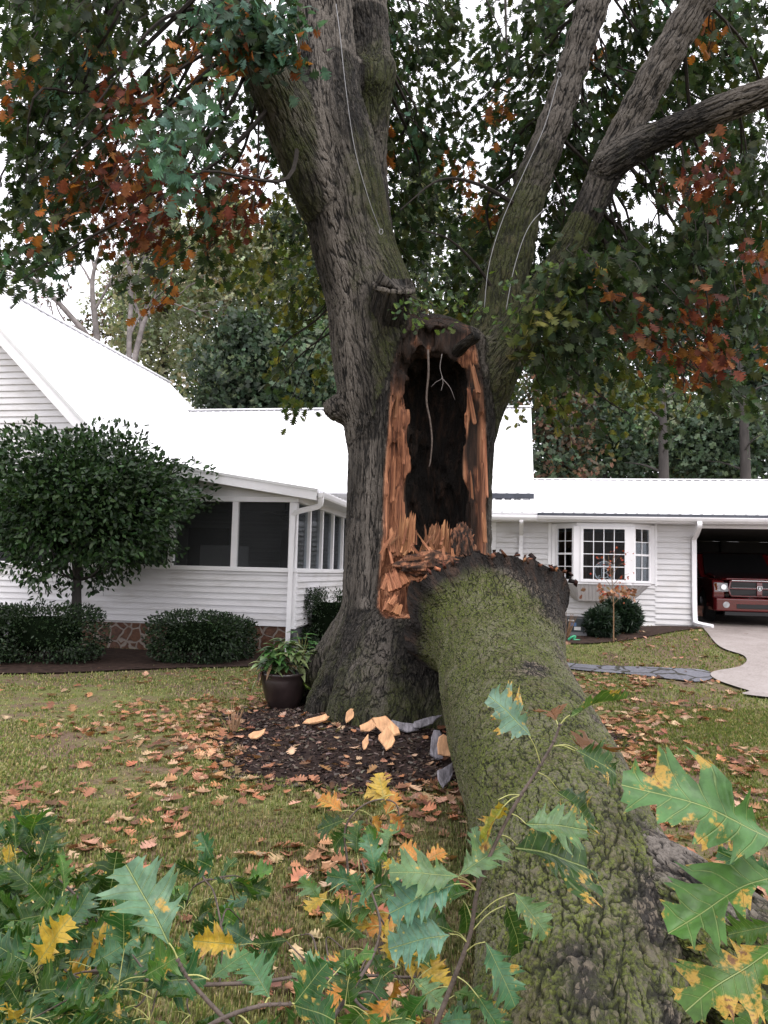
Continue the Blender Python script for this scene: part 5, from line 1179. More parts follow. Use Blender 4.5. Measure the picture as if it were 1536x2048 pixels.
shrub('small_tree', 'small dense evergreen tree with a bare trunk in front of the screened porch', 'tree', hc, (1.98, 1.5, 1.36), 17000, .105, [(.011, .026, .009), (.018, .044, .013), (.03, .066, .019), (.05, .09, .034)], lump=.55, trunkh=1.32, fill=.3, core=.8)
g0 = G(60, 1332); shrub('hedge_shrub', 'broad low dark hedge under the small evergreen tree', 'shrub', g0 + (0, .5, 0), (.95, .55, .47), 9000, .05, DK, box=.35, lump=.16)
g0 = G(-110, 1335); shrub('hedge_shrub', 'dark hedge running out at the far left edge', 'shrub', g0 + (0, .5, 0), (.9, .55, .46), 6000, .05, DK, box=.35, lump=.16)
g0 = G(372, 1334); shrub('hedge_shrub', 'rounded dark shrub below the middle of the porch wall', 'shrub', g0 + (0, .5, 0), (.80, .5, .43), 8000, .05, DK, box=.2, lump=.16)
g0 = G(452, 1326); shrub('hedge_shrub', 'smaller round shrub against the porch wall beside the fieldstone', 'shrub', g0 + (0, .45, 0), (.42, .4, .37), 4200, .05, DK, box=.2, lump=.16)
g0 = G(645, 1308); shrub('hedge_shrub', 'tall clipped boxy hedge between the porch and the oak', 'shrub', g0 + (.1, .55, 0), (.62, .55, .60), 10000, .045, DK, box=.55, lump=.16)
YEW = [(.010, .022, .012), (.016, .03, .017), (.022, .042, .02)]
NEED_V = np.array([(-.07, 0, 0), (.07, 0, 0), (0, 1, 0)], float); NEED_F = np.array([(0, 1, 2)])
g0 = G(1210, 1280); shrub('evergreen_shrub', 'round dark evergreen shrub left of the thin red sapling', 'shrub', g0 + (0, .35, 0), (.30, .32, .27), 5200, .10, YEW, leafV=NEED_V * (2.2, 1, 1), leafF=NEED_F)
g0 = G(1252, 1272); shrub('evergreen_shrub', 'spikier evergreen shrub right of the thin red sapling', 'shrub', g0 + (0, .4, 0), (.38, .36, .32), 6200, .12, YEW, leafV=NEED_V * (2.2, 1, 1), leafF=NEED_F)
sp = empty('red_sapling', G(1227, 1285), 0, 'thin sapling with a few red leaves before the bay window', 'sapling'); m = MB()
m.tube(smooth_path([(0, 0, 0), (0, 0, .6), (-.02, 0, 1.0), (-.10, 0, 1.55)], 20), np.linspace(.013, .004, 20), 6); tips = []
for k in range(12):
    z = .65 + .07 * k; a = k * 2.4; e_ = np.array((.28 * math.cos(a), .22 * math.sin(a), z + .22)); m.tube(smooth_path([(-.02, 0, z), e_ * (.5, .5, 1) - (0, 0, .05), e_], 8), np.linspace(.005, .002, 8), 4); tips += [e_, e_ * (.7, .7, 1) - (0, 0, .06)]
m.build('trunk', M_['dry'], sp); tips = np.array(tips); t_ = np.repeat(tips, 3, 0); t_ = t_ + rng.normal(size=t_.shape) * .05
V, F, C = scatter(LEAF_V, LEAF_F, t_, basis(rdir(len(t_)), rdir(len(t_)) + (0, -.5, .3)),   .035 + .02 * rng.random((len(t_), 1)), pal([(.42, .07, .05), (.32, .05, .02), (.45, .14, .09)], len(t_))); npmesh('leaves', V, F, M_['leaf'], sp, C)
dl = G(1238, 1262) + (0, .2, 0); n = 60; t_ = dl + (0, 0, .72) + rng.normal(size=(n, 3)) * (.22, .15, .06)
V, F, C = scatter(LEAF_V, LEAF_F, t_, basis(rdir(n), rdir(n) + (0, 0, .8)), .10 + .03 * rng.random((n, 1)), pal(LIT, n)); tag(npmesh('caught_leaves', V, F, M_['litter'], None, C), kind='stuff')
# brown dead stems left of the utility box
ds = empty('dead_shrub', G(1128, 1276), 0, 'brown bare twiggy plant left of the utility box', 'dead plant'); m = MB()
for k in range(22):
    a = rng.random() * 6.28; r = .08 + .16 * rng.random(); h = .25 + .25 * rng.random(); m.tube([(r * .3 * math.cos(a), r * .3 * math.sin(a), 0), (r * math.cos(a), r * math.sin(a), h)], [.008, .003], 4)
m.build('stems', M_['dry'], ds)
# ---------------------------------------------------------------- the red pickup in the carport
tp = W(1519, 1178, 17.35); TZ = float(gz0(tp[0], tp[1] + 1)) + .035
tr = empty('pickup_truck', (tp[0], tp[1], TZ), -TH, 'dark red pickup truck parked nose out under the carport', 'truck')
def TB(fn, name, mat, par=None, bevel=0, smooth=False): m = MB(); fn(m); return m.build(name, M_[mat], par or tr, bevel=bevel, smooth=smooth, seg=3)
arch = [(1.42 + .0 + .46 * math.cos(a), .36 + .46 * math.sin(a)) for a in np.linspace(math.pi, 0, 12)]
def fenders(m):
    for sx in (-1, 1):
        prof = [(.06, .58), (.03, .80), (.10, .98), (.3, 1.03), (1.6, 1.07), (2.2, 1.06), (2.2, .38)] + [(y - .3, z) for y, z in arch[::-1]] + [(.60, .40)]
        m.prism([(sx * .985, y, z) for y, z in prof], (-sx * .26, 0, 0))
TB(fenders, 'fender', 'redpaint', bevel=.04)
TB(lambda m: m.prism([(-.78, .10, .98), (-.70, .02, 1.0), (.70, .02, 1.0), (.78, .10, .98), (.74, 1.7, 1.13), (-.74, 1.7, 1.13)], (0, 0, .05)), 'hood', 'redpaint', bevel=.03)
TB(lambda m: m.prism([(y, z, 0) and (-.9, y, z) for y, z in [(1.6, 1.05), (2.25, 1.66), (2.5, 1.70), (3.9, 1.70), (4.15, 1.08), (4.15, .4), (1.6, .4)]], (1.8, 0, 0)), 'cab', 'redpaint', bevel=.05)
TB(lambda m: m.prism([(-.78, 1.655, 1.13), (.78, 1.655, 1.13), (.70, 2.20, 1.635), (-.70, 2.20, 1.635)], (0, -.02, .02)), 'windshield', 'black')
TB(lambda m: (m.box((-.98, 4.2, .45), (-.86, 6.0, 1.10)), m.box((.86, 4.2, .45), (.98, 6.0, 1.10)), m.box((-.858, 4.2, .5), (.858, 6.0, .56)), m.box((-.98, 6.01, .45), (.98, 6.08, 1.10))), 'bed', 'redpaint', bevel=.02)
TB(lambda m: m.prism([(-.60, .035, .655), (.60, .035, .655), (.66, .02, .78), (.62, .03, .955), (-.62, .03, .955), (-.66, .02, .78)], (0, .08, 0)), 'grille_mesh', 'black')
TB(lambda m: (m.prism([(-.66, 0, .955), (.66, 0, .955), (.60, 0, .99), (-.60, 0, .99)], (0, .1, 0)), m.prism([(-.60, 0, .62), (.60, 0, .62), (.63, 0, .655), (-.63, 0, .655)], (0, .1, 0)), m.box((-.06, -.012, .656), (.06, .06, .954)), m.box((-.64, -.004, .79), (-.062, .05, .825)), m.box((.062, -.004, .79), (.64, .05, .825)), m.prism([(-.63, 0, .656), (-.67, 0, .78), (-.63, 0, .954), (-.585, 0, .954), (-.63, 0, .78), (-.59, 0, .656)], (0, .08, 0)), m.prism([(.63, 0, .656), (.67, 0, .78), (.63, 0, .954), (.585, 0, .954), (.63, 0, .78), (.59, 0, .656)], (0, .08, 0))), 'grille_frame', 'redpaint', bevel=.012)
TB(lambda m: (m.box((-.585, -.008, .826), (-.064, .0, .828)), m.box((.064, -.008, .826), (.585, .0, .828)), m.box((-.58, -.003, .984), (.58, .004, .992))), 'chrome_strip', 'chrome')
TB(lambda m: m.prism([(-.98, .03, .30), (-.93, -.05, .29), (.93, -.05, .29), (.98, .03, .30), (.98, .5, .30), (-.98, .5, .30)], (0, 0, .30)), 'bumper', 'redpaint', bevel=.035)
TB(lambda m: m.box((-.50, -.062, .36), (.50, -.0, .46)), 'bumper_intake', 'black', bevel=.01)
TB(lambda m: m.box((-.75, -.03, .20), (.75, .1, .288)), 'air_dam', 'black', bevel=.01)
for sx in (-1, 1):
    h = TB(lambda m: m.prism([(sx * .66, .015, .735), (sx * .68, .01, .925), (sx * .93, .04, .935), (sx * .975, .16, .90), (sx * .975, .16, .77), (sx * .93, .05, .74)], (0, -.025, 0)), 'headlight', 'lens', bevel=.012)
    TB(lambda m: m.prism([(sx * .90, .0, .75), (sx * .91, -.002, .925), (sx * .968, .12, .89), (sx * .968, .12, .78)], (0, -.016, 0)), 'indicator', 'amber', h)
    TB(lambda m: m.tube([(sx * .76, -.013, .835), (sx * .76, -.02, .835)], .06, 16), 'reflector', 'chrome', h)
    TB(lambda m: m.tube([(sx * .72, -.01, .44), (sx * .72, -.062, .44)], .07, 18), 'fog_lamp', 'lens')
    TB(lambda m: m.box((sx * 1.0 - .0, 1.9, 1.08), (sx * 1.22, 2.02, 1.32)), 'mirror', 'black', bevel=.03)
    for yy in (1.12, 4.75):
        w_ = TB(lambda m: m.tube([(sx * .72, yy, .36), (sx * .74, yy, .36), (sx * .96, yy, .36), (sx * .985, yy, .36)], [.33, .37, .37, .33], 32), 'wheel', 'rubber', smooth=False)
        def rimf(m):
            m.tube([(sx * .95, yy, .36), (sx * .991, yy, .36)], [.22, .235], 28); 
            for q in range(5):
                a = q * 2 * math.pi / 5; m.bar((sx * .995, yy, .36), (sx * .993, yy + .22 * math.cos(a), .36 + .22 * math.sin(a)), .05, .02, up=(1, 0, 0))
        TB(rimf, 'rim', 'rim', w_)
em = TB(lambda m: m.prism([(-.052, -.014, .87), (.052, -.014, .87), (.058, -.014, .82), (.035, -.014, .775), (0, -.014, .755), (-.035, -.014, .775), (-.058, -.014, .82)], (0, -.010, 0)), 'emblem', 'chrome', bevel=.003)
TB(lambda m: m.prism([(-.042, -.026, .862), (.042, -.026, .862), (.047, -.026, .82), (.028, -.026, .785), (0, -.026, .768), (-.028, -.026, .785), (-.047, -.026, .82)], (0, -.002, 0)), 'badge_field', 'black', em)
def ramf(m):
    m.prism([(-.014, -.0285, .845), (.014, -.0285, .845), (.011, -.0285, .80), (.005, -.0285, .782), (-.005, -.0285, .782), (-.011, -.0285, .80)], (0, -.006, 0))
    for s in (-1, 1): m.tube(smooth_path([(s * .010, -.03, .846), (s * .028, -.03, .852), (s * .038, -.03, .83), (s * .028, -.03, .808), (s * .018, -.03, .818)], 14), np.linspace(.008, .003, 14), 6)
TB(ramf, 'ram_head', 'chrome', em)
# box on the carport floor
bxp = W(1401, 1232, 18.6); cb = empty('cardboard_box', (bxp[0], bxp[1], float(gz0(bxp[0], bxp[1])) + .035), -TH, 'small printed carton on the carport floor behind the downspout', 'box')
m = MB(); m.box((-.16, -.12, .12), (.16, .12, .36)); m.build('carton', simple('printed_carton', (.35, .17, .12), .7, .5, 9), cb, bevel=.004)
m = MB(); m.box((-.17, -.13, 0), (.17, .13, .118)); m.build('crate', M_['dark'], cb, bevel=.006)
# ---------------------------------------------------------------- crown of the oak (leaf clusters on drooping twigs)
# coverage of the crown seen from the lawn: 0 empty, 1 sparse, 2 medium, 3 dense, 4 red brown, 5 orange, 6 green with pale sky sheen painted in, 7 olive, 8 thin olive
CROWN = [
    [3, 3, 3, 3, 3, 1, 2, 5, 6, 6, 2, 3, 3, 3, 2, 2, 3, 3, 1, 1, 2, 3, 3, 3],
    [3, 3, 3, 3, 1, 2, 5, 3, 6, 6, 2, 3, 3, 3, 3, 2, 3, 3, 1, 2, 3, 3, 3, 3],
    [3, 3, 3, 2, 1, 5, 5, 3, 6, 2, 2, 3, 3, 3, 3, 2, 2, 3, 2, 3, 3, 3, 3, 3],
    [3, 3, 3, 4, 4, 6, 6, 2, 2, 2, 2, 3, 3, 3, 2, 3, 3, 3, 3, 3, 3, 2, 6, 3],
    [3, 3, 2, 4, 6, 6, 3, 1, 2, 2, 3, 3, 3, 3, 3, 3, 3, 3, 3, 3, 3, 3, 3, 2],
    [3, 3, 4, 4, 4, 6, 2, 4, 8, 2, 3, 3, 3, 3, 5, 3, 3, 3, 3, 3, 3, 1, 4, 3],
    [3, 3, 4, 4, 4, 4, 2, 4, 8, 2, 2, 3, 3, 3, 5, 3, 3, 2, 3, 1, 1, 4, 4, 3],
    [3, 3, 1, 4, 4, 1, 4, 8, 8, 2, 2, 3, 3, 3, 3, 3, 2, 3, 3, 3, 1, 3, 3, 3],
    [3, 2, 1, 1, 5, 1, 8, 8, 7, 8, 3, 2, 3, 2, 3, 3, 3, 3, 3, 3, 3, 3, 3, 4],
    [0, 0, 0, 0, 5, 0, 0, 8, 8, 7, 2, 2, 1, 2, 3, 3, 3, 3, 3, 3, 3, 2, 4, 3],
    [0, 0, 0, 0, 0, 0, 0, 0, 8, 8, 7, 0, 8, 7, 7, 2, 3, 3, 3, 3, 4, 4, 4, 3],
    [0, 0, 0, 0, 0, 0, 0, 0, 8, 8, 7, 0, 0, 0, 0, 2, 3, 3, 3, 7, 2, 5, 4, 2],
    [0, 0, 0, 0, 0, 0, 0, 0, 1, 8, 0, 0, 0, 0, 0, 0, 8, 7, 7, 7, 7, 8, 2, 2],
    [0, 0, 0, 0, 0, 0, 0, 0, 0, 0, 0, 0, 0, 0, 0, 0, 8, 8, 1, 8, 1, 0, 0, 0]]
PALS = {'D': [(.013, .023, .010), (.018, .033, .013), (.028, .046, .018), (.03, .038, .012), (.045, .064, .032)], 'r': [(.11, .030, .018), (.15, .045, .022), (.08, .02, .014), (.18, .075, .03), (.03, .035, .015)],
        'o': [(.32, .12, .03), (.24, .08, .02), (.14, .05, .02), (.05, .06, .02)], 'T': [(.06, .12, .085), (.09, .17, .13), (.04, .075, .05), (.03, .05, .03)], 'Y': [(.055, .07, .018), (.08, .09, .025), (.04, .055, .018), (.13, .12, .03), (.03, .045, .018)]}  # T greens carry a pale bluish sky reflection in their colour
cl = []
for j, row in enumerate(CROWN):
    for i, ch in enumerate(row):
        if ch == 0: continue
        den = (0, 1.1, 3.4, 6.3, 5.4, 3.0, 3.6, 3.0, 1.6)[ch]; pk = ('', 'D', 'D', 'D', 'r', 'o', 'T', 'Y', 'Y')[ch]
        k = int(den) + (rng.random() < den % 1)
        for q in range(k):
            Y = (5.6 + 1.3 * rng.random()) if (pk == 'T' and q < 2) else (7.2 + 4.0 * rng.random())
            if 11 < i < 16 or pk == 'Y': Y = 9.6 + 3.0 * rng.random()
            pk2 = 'D' if (pk == 'T' and q >= 2) or (pk in 'ro' and rng.random() < .15) else (('o' if rng.random() < .02 else ('T' if rng.random() < .04 else pk)) if pk == 'D' else pk)
            cl.append((W((i + rng.random()) * 64, (j + rng.random()) * 64, Y), pk2, 0))
for px, py, k in ((440, 60, 3), (500, 30, 4), (540, 80, 6), (570, 120, 5), (500, 110, 5), (455, 110, 4), (590, 60, 3), (470, 20, 4), (1160, 530, 3), (1120, 580, 4), (1090, 630, 4), (1150, 610, 4), (1060, 690, 2), (1215, 540, 3)):   # nearer sprays hiding the outer left limb
    for q in range(k): cl.append((W(px + rng.normal() * 24, py + rng.normal() * 22, 7.0 + .4 * rng.random()), ('T' if rng.random() < .75 else 'o') if px < 700 else ('D' if rng.random() < .7 else 'Y'), 2))
for q in range(70):      # part of the crown above the picture
    cl.append((W(-200 + 1900 * rng.random(), -40 - 420 * rng.random(), 6.5 + 5 * rng.random()), 'D', 0))
for px, py, k in ((850, 610, 5), (830, 640, 3), (900, 590, 3), (960, 640, 3), (1010, 600, 5), (1060, 570, 4), (1040, 640, 4), (1090, 555, 2), (880, 640, 2)):   # sprouts at the fork
    for q in range(k): cl.append((W(px + rng.normal() * 22, py + rng.normal() * 18, 7.6 + .4 * rng.random()), 'S', 1))
PALS['S'] = [(.07, .12, .03), (.11, .16, .04), (.05, .09, .03), (.09, .14, .08)]
LP = np.concatenate([smooth_path([p for p, r in c], 24) for c in LIMBS[1:]])
LR = np.concatenate([smooth_path([np.append(p, r) for p, r in c], 60) for c in LIMBS]); LD = LR[:, :2] / LR[:, 1:2]; LZ = (LR[:, 2] - EYE) / LR[:, 1]
def behind(c):
    """leaves keep clear of the front of the big limbs: those clusters hang on the far side"""
    d = np.hypot(LD[:, 0] - c[0] / c[1], LZ - (c[2] - EYE) / c[1]) - LR[:, 3] / LR[:, 1] - .30 / c[1]; i = d.argmin()
    if d[i] < 0 and c[1] < LR[i, 1] + .6:
        Y2 = LR[i, 1] + .8 + 2.5 * rng.random(); f = Y2 / c[1]; return np.array((c[0] * f, Y2, EYE + (c[2] - EYE) * f))
    return c
cl = [(behind(c) if not s_ else c, k, s_ == 1) for c, k, s_ in cl]
Vs, Fs, Cs, o_ = [], [], [], 0; tw = MB(); pos, fw, nr, sc_, co = [], [], [], [], []
for c, k, small in cl:
    n = rng.integers(15, 24) if not small else 7
    anc = LP[np.argmin(np.linalg.norm(LP - c - (0, 0, .6), axis=1))]; d = anc - c; d /= np.linalg.norm(d)
    L = .45 if not small else .2; st = c + d * L + (0, 0, .12 * L)
    t = rng.random(n); p = c + (st - c) * (t[:, None] * .8) + rng.normal(size=(n, 3)) * (.10 if not small else .05)
    pos.append(p); fw.append(-d * .6 + rdir(n) * .8 + (0, 0, -.45)); nr.append(rdir(n) * .8 + (0, -.2, .7)); sc_.append((.092 + .06 * rng.random((n, 1))) * (.55 if small else 1)); co.append(pal(PALS[k], n, .3))
    tw.tube([c + rng.normal(size=3) * .02, (c + st) / 2 + rng.normal(size=3) * .03, st], [.003, .005, .007], 3, False)
pos, fw, nr, sc_, co = (np.concatenate(a) for a in (pos, fw, nr, sc_, co))
V, F, C = scatter(LEAF_V - (0, 0, 0), LEAF_F, pos, basis(fw, nr), sc_, co); OK('crown', V, F, M_['leaf'], col=C)
# secondary branches feeding the clusters
cc = np.array([c for c, k, s in cl if not s]); sel = rng.choice(len(cc), 110, replace=False)
for i in sel:
    c = cc[i]; a = LP[np.argmin(np.linalg.norm(LP - c - (0, 0, .9), axis=1))]; L = np.linalg.norm(a - c)
    if L < .6: continue
    mid = (a * .55 + c * .45) + (0, 0, .03 * L) + rng.normal(size=3) * .09 * L; q3 = a * .22 + c * .78 + (0, 0, .02 * L) + rng.normal(size=3) * .06 * L
    r0 = min(.03, .006 + .007 * L); tw.tube(smooth_path([a, mid, q3, c], 14), np.linspace(r0, .004, 14), 5, False)
for spec, r in (([(500, 60), (430, 130), (330, 220), (250, 330), (190, 440)], .035), ([(480, 40), (380, 20), (300, 60), (215, 180), (120, 300)], .03), ([(505, 110), (470, 190), (400, 300), (330, 390), (290, 470)], .028), ([(1050, 420), (960, 370), (880, 360), (800, 420)], .03), ([(1010, 620), (960, 540), (900, 480), (840, 460)], .025), ([(520, 170), (517, 260), (516, 340), (505, 420)], .016),
                 ([(1240, 310), (1330, 420), (1400, 540), (1420, 640)], .03), ([(1110, 560), (1240, 620), (1330, 700), (1380, 780)], .03), ([(1060, 640), (1130, 720), (1200, 790), (1260, 830)], .022), ([(1010, -40), (1012, 60), (1016, 150)], .02), ([(960, -30), (1000, 60), (1013, 100)], .012)):
    Y0 = 8.3 if spec[0][0] < 700 else 9.0; P = smooth_path([W(*p, Y0 - .25 * i) for i, p in enumerate(spec)], 22); tw.tube(P, np.linspace(r, .006, 22), 6, False)
tw.v = [(x - TC[0], y - TC[1], z) for x, y, z in tw.v]; tw.build('branches', M_['darktwig'], oak)
# steel bracing cables
def cable(pts, label, eye):
    P = smooth_path([W(*p) for p in pts], 30); e = empty('bracing_cable', P[0], 0, label, 'cable'); m = MB(); m.tube(P - P[0], .0042, 6); m.build('wire', M_['cable'], e, smooth=True)
    m = MB(); c = P[-1] - P[0] if eye > 0 else P[0] * 0; m.tube([c + (.02 * math.cos(a), -.02, .03 * math.sin(a)) for a in np.linspace(0, 2 * math.pi, 17)], .005, 6, False); m.build('eye_bolt', M_['cable'], e, smooth=True)
cable([(672, 8, 8.2), (680, 70, 8.1), (692, 180, 8.05), (710, 300, 8.05), (738, 400, 8.1), (762, 465, 8.25)], 'thin steel cable hanging down the left leader of the oak', 1)
cable([(1118, 152, 8.86), (1090, 250, 8.7), (1050, 340, 8.6), (1005, 440, 8.55), (978, 530, 8.5), (968, 620, 8.5)], 'thin steel cable running down from the bolt on the right leader', -1)
cable([(1110, 400, 8.6), (1060, 450, 8.4), (1030, 530, 8.35), (1012, 620, 8.3)], 'short thin cable hanging slack across the mossy right leader', -1)
# ---------------------------------------------------------------- trees beyond the house
QV = np.array([(0, 0, 0), (.36, .32, .05), (.12, .45, .0), (.30, .75, -.03), (0, 1, -.06), (-.30, .72, .0), (-.10, .5, .03), (-.38, .3, .02)], float); QF = np.array([(0, 1, 2), (0, 2, 6), (0, 6, 7), (2, 3, 4), (2, 4, 6), (4, 5, 6)])
def bgtree(label, px, Y, top, halfw, bot, cols, ncl, size=.24, name='tree', cat='tree', lean=0, conif=False, grp='trees beyond the house', limbs=9, per=26, spread=.75):
    b = W(px, 1140, Y); gzb = float(gz0(b[0], b[1])); zt = W(px, top, Y)[2]; zb = max(gzb + .5, W(px, bot, Y)[2]); hw_ = halfw / FPX * Y
    e = empty(name, (b[0], b[1], gzb), 0, label, cat, grp); H_ = zt - gzb
    m = MB(); P = smooth_path([(0, 0, -.2), (lean * .3, .1, H_ * .35), (lean * .6 + .2, 0, H_ * .65), (lean, 0, H_ * .97)], 24); m.tube(P, np.linspace(.016 * H_ + .06, .03, 24), 10, False)
    pos = []
    nodes = []
    for k in range(limbs):
        f = (zb - gzb) / H_ * .8 + (1 - (zb - gzb) / H_ * .8) * (k + .5) / limbs * .95; i = min(23, int(f * 23)); a = k * 2.4 + px; env = math.sin(min(1, max(.12, (1 - f) * 1.5)) * math.pi / 2) if not conif else (1 - f) * 1.1 + .1
        q = P[i] + np.array((math.cos(a), math.sin(a), .35 if not conif else -.1)) * hw_ * env * .9; m.tube(smooth_path([P[i], (P[i] + q) / 2 + (0, 0, .06 * H_ * (not conif)), q], 8), np.linspace(.045 + .004 * H_ * (1 - f), .012, 8), 5, False)
        nodes.append((P[i], q))
    m.build('trunk', M_['bgtrunk'], e, smooth=True)
    for k in range(ncl):
        f = rng.random() ** .85; z = (zb - gzb) + f * (zt - zb); env = (math.sin(math.pi * (.12 + .88 * f) ** .8) ** .6 if not conif else (1.05 - f)) * (.75 + .5 * rng.random()) * min(1, .45 + 2 * (1 - f))
        a = rng.random() * 6.28; r = hw_ * env * math.sqrt(rng.random()) ; pos.append((r * math.cos(a) + lean * z / H_, r * math.sin(a) * .8, z))
    pos = np.array(pos); n = len(pos) * per; p = np.repeat(pos, per, 0) + rng.normal(size=(n, 3)) * (spread, spread, spread * (.5 if not conif else .22)) * .6
    cl_c = np.repeat(pal(cols, len(pos), .35), per, 0)
    V, F, C = scatter(QV, QF, p, basis(rdir(n) + (0, 0, -.2), rdir(n) + (0, -.3, .6)), size * (.6 + .8 * rng.random((n, 1))), np.clip(cl_c * (.75 + .5 * rng.random((n, 1))), 0, 1)); npmesh('crown', V, F, M_['farleaf'], e, C)
GO = [(.19, .22, .14), (.25, .27, .17), (.15, .18, .11), (.30, .29, .19)]; OL = [(.13, .155, .075), (.18, .20, .09), (.10, .125, .06), (.22, .20, .10)]; DG = [(.03, .052, .03), (.042, .068, .038), (.065, .09, .05), (.025, .042, .026)]; MG = [(.06, .10, .055), (.09, .14, .075), (.045, .08, .045), (.13, .17, .10)]; RD = [(.10, .05, .03), (.07, .05, .03), (.05, .05, .025), (.13, .07, .04)]  # GO, OL and MG leaf colours lightened to stand in for distant haze
bgtree('haze-paled grey green tree rising just beyond the steep gable roof', 300, 36, 430, 95, 780, GO, 300)
bgtree('tall olive tree in the middle of the trees behind the house', 420, 33, 400, 105, 800, OL + GO, 380)
bgtree('darker olive tree left of the oak trunk', 540, 35, 420, 110, 820, OL + DG, 380)
bgtree('dark green tree close behind the left of the oak', 650, 31, 440, 95, 830, DG + OL, 330)
bgtree('small dark tree at the low end of the steep roof', 470, 27, 640, 95, 835, DG, 230)
bgtree('bushy dark tree above the main roof ridge', 590, 27, 660, 105, 835, DG + MG, 260)
bgtree('thin reddish tree beside the bare tree', 215, 40, 540, 60, 720, RD + GO, 90)
bgtree('broad tree seen between the leaders of the oak', 830, 36, 330, 130, 800, OL + DG, 330)
bgtree('dark tree hidden low behind the oak fork', 960, 33, 430, 120, 900, DG + OL, 330)
bgtree('dark rusty evergreen right beside the main roof gable', 1115, 27, 700, 60, 975, DG + RD, 200)
bgtree('tall dark tree beyond the wing roof near the gable', 1170, 38, 430, 100, 930, DG + MG, 300)
bgtree('mid green tree beyond the bay window', 1270, 35, 480, 90, 930, MG + DG, 280)
bgtree('tall pine with layered boughs beyond the carport', 1410, 36, 400, 120, 900, [(.03, .05, .035), (.045, .07, .05), (.02, .035, .025)], 330, .26, 'pine_tree', 'pine tree', conif=True)
bgtree('bluish green pine at the right edge beyond the carport', 1510, 33, 520, 95, 930, [(.04, .065, .05), (.06, .09, .065), (.025, .04, .03)], 260, .26, 'pine_tree', 'pine tree', conif=True)
bgtree('low leafy tree above the wing roof', 1200, 30, 760, 95, 970, MG + DG, 240)
bgtree('low haze-paled green tree above the carport roof', 1330, 31, 790, 95, 970, MG + GO, 250)
bgtree('low dark bushy tree at the right edge', 1450, 29, 800, 100, 970, DG + MG, 260)
bgtree('tall leafy tree past the right edge', 1570, 34, 420, 110, 950, DG + MG, 240)
bgtree('tall grey green tree past the left edge', -120, 38, 420, 110, 800, GO + DG, 220)
# slender bare trunks in the wood on the right
for i, (px, Y, top, lab) in enumerate(((1322, 26.5, 700, 'thick bare dark trunk above the middle of the carport roof'), (1486, 27, 690, 'dark bare trunk near the right edge above the carport'), (1090, 30, 640, 'straight dark trunk above the gable end'))):
    b = W(px, 1000, Y); g_ = float(gz0(b[0], b[1])); zt = W(px, top, Y)[2]; m = MB(); m.tube(smooth_path([(0, 0, -.2), (.1, 0, (zt - g_) * .5), (0, .1, zt - g_)], 16), np.linspace(.24, .12, 16), 10)
    e = empty('dead_tree', (b[0], b[1], g_), 0, lab, 'tree trunk'); m.build('stem', M_['bgtrunk'], e, smooth=True)
    m = MB()
    for k in range(7):
        z = (zt - g_) * (.45 + .07 * k); a = k * 2.4; m.tube(smooth_path([(.05, 0, z), (.6 * math.cos(a), .6 * math.sin(a), z + .3), (1.3 * math.cos(a), 1.3 * math.sin(a), z + .45)], 8), np.linspace(.05, .012, 8), 5)
    m.build('boughs', M_['bgtrunk'], e, smooth=True)
# bare leaning tree above the gable roof
def bare(label, px, Y, base_py, tips, r0, seed, leafcols=None):
    b = W(px, base_py, Y); g_ = float(gz0(b[0], b[1])); e = empty('bare_tree', (b[0], b[1], g_), 0, label, 'bare tree', None); m = MB(); ends = []
    loc = lambda p, dy=0: np.array(W(p[0], p[1], Y + dy)) - (b[0], b[1], g_)
    def grow(p, d, L, r, dep):
        q = p + d * L; mid = p + d * L * .5 + rng.normal(size=3) * L * .06; m.tube(smooth_path([p, mid, q], 6), np.linspace(r, r * .6, 6), 6 if r > .04 else 4, False); ends.append(q)
        if dep:
            for k in range(2 + (rng.random() < .6)):
                dd = d + rng.normal(size=3) * .42 + (0, 0, .10); dd /= np.linalg.norm(dd); grow(p + d * L * (.55 + .45 * rng.random()), dd, L * (.6 + .2 * rng.random()), r * .55, dep - 1)
    for t in tips:
        P = smooth_path([loc(p, 0) for p in t], 14); rr_ = np.linspace(r0, r0 * .35, 14); m.tube(P, rr_, 8, False)
        for k in (5, 8, 10, 12, 13):
            d = P[k] - P[k - 1]; d /= np.linalg.norm(d); dd = d + rng.normal(size=3) * .5; dd /= np.linalg.norm(dd); grow(P[k], dd, 1.5, rr_[k] * .55, 3)
    m.build('branches', M_['palebranch'], e, smooth=True)
    if leafcols:
        E_ = np.array(ends); n = len(E_) * 3; p = np.repeat(E_, 3, 0) + rng.normal(size=(n, 3)) * .22; k = rng.random(n) < .5; p = p[k]; n = len(p)
        V, F, C = scatter(QV, QF, p, basis(rdir(n), rdir(n)), .16 + .08 * rng.random((n, 1)), pal(leafcols, n)); npmesh('crown', V, F, M_['farleaf'], e, C)
bare('nearly bare leaning tree above the steep gable roof', 210, 33, 900, [[(215, 900), (200, 720), (130, 620), (60, 555), (-40, 520)], [(212, 820), (190, 640), (185, 560), (200, 500)], [(210, 860), (180, 700), (80, 640), (-30, 610)]], .17, 3, [(.14, .05, .04), (.10, .05, .035), (.11, .09, .05)])
bare('slender bare grey tree in front of the haze-paled tree', 262, 30, 900, [[(262, 900), (258, 700), (262, 560), (240, 470)], [(260, 760), (290, 640), (330, 600)]], .14, 5, [(.13, .10, .05), (.08, .09, .045)])
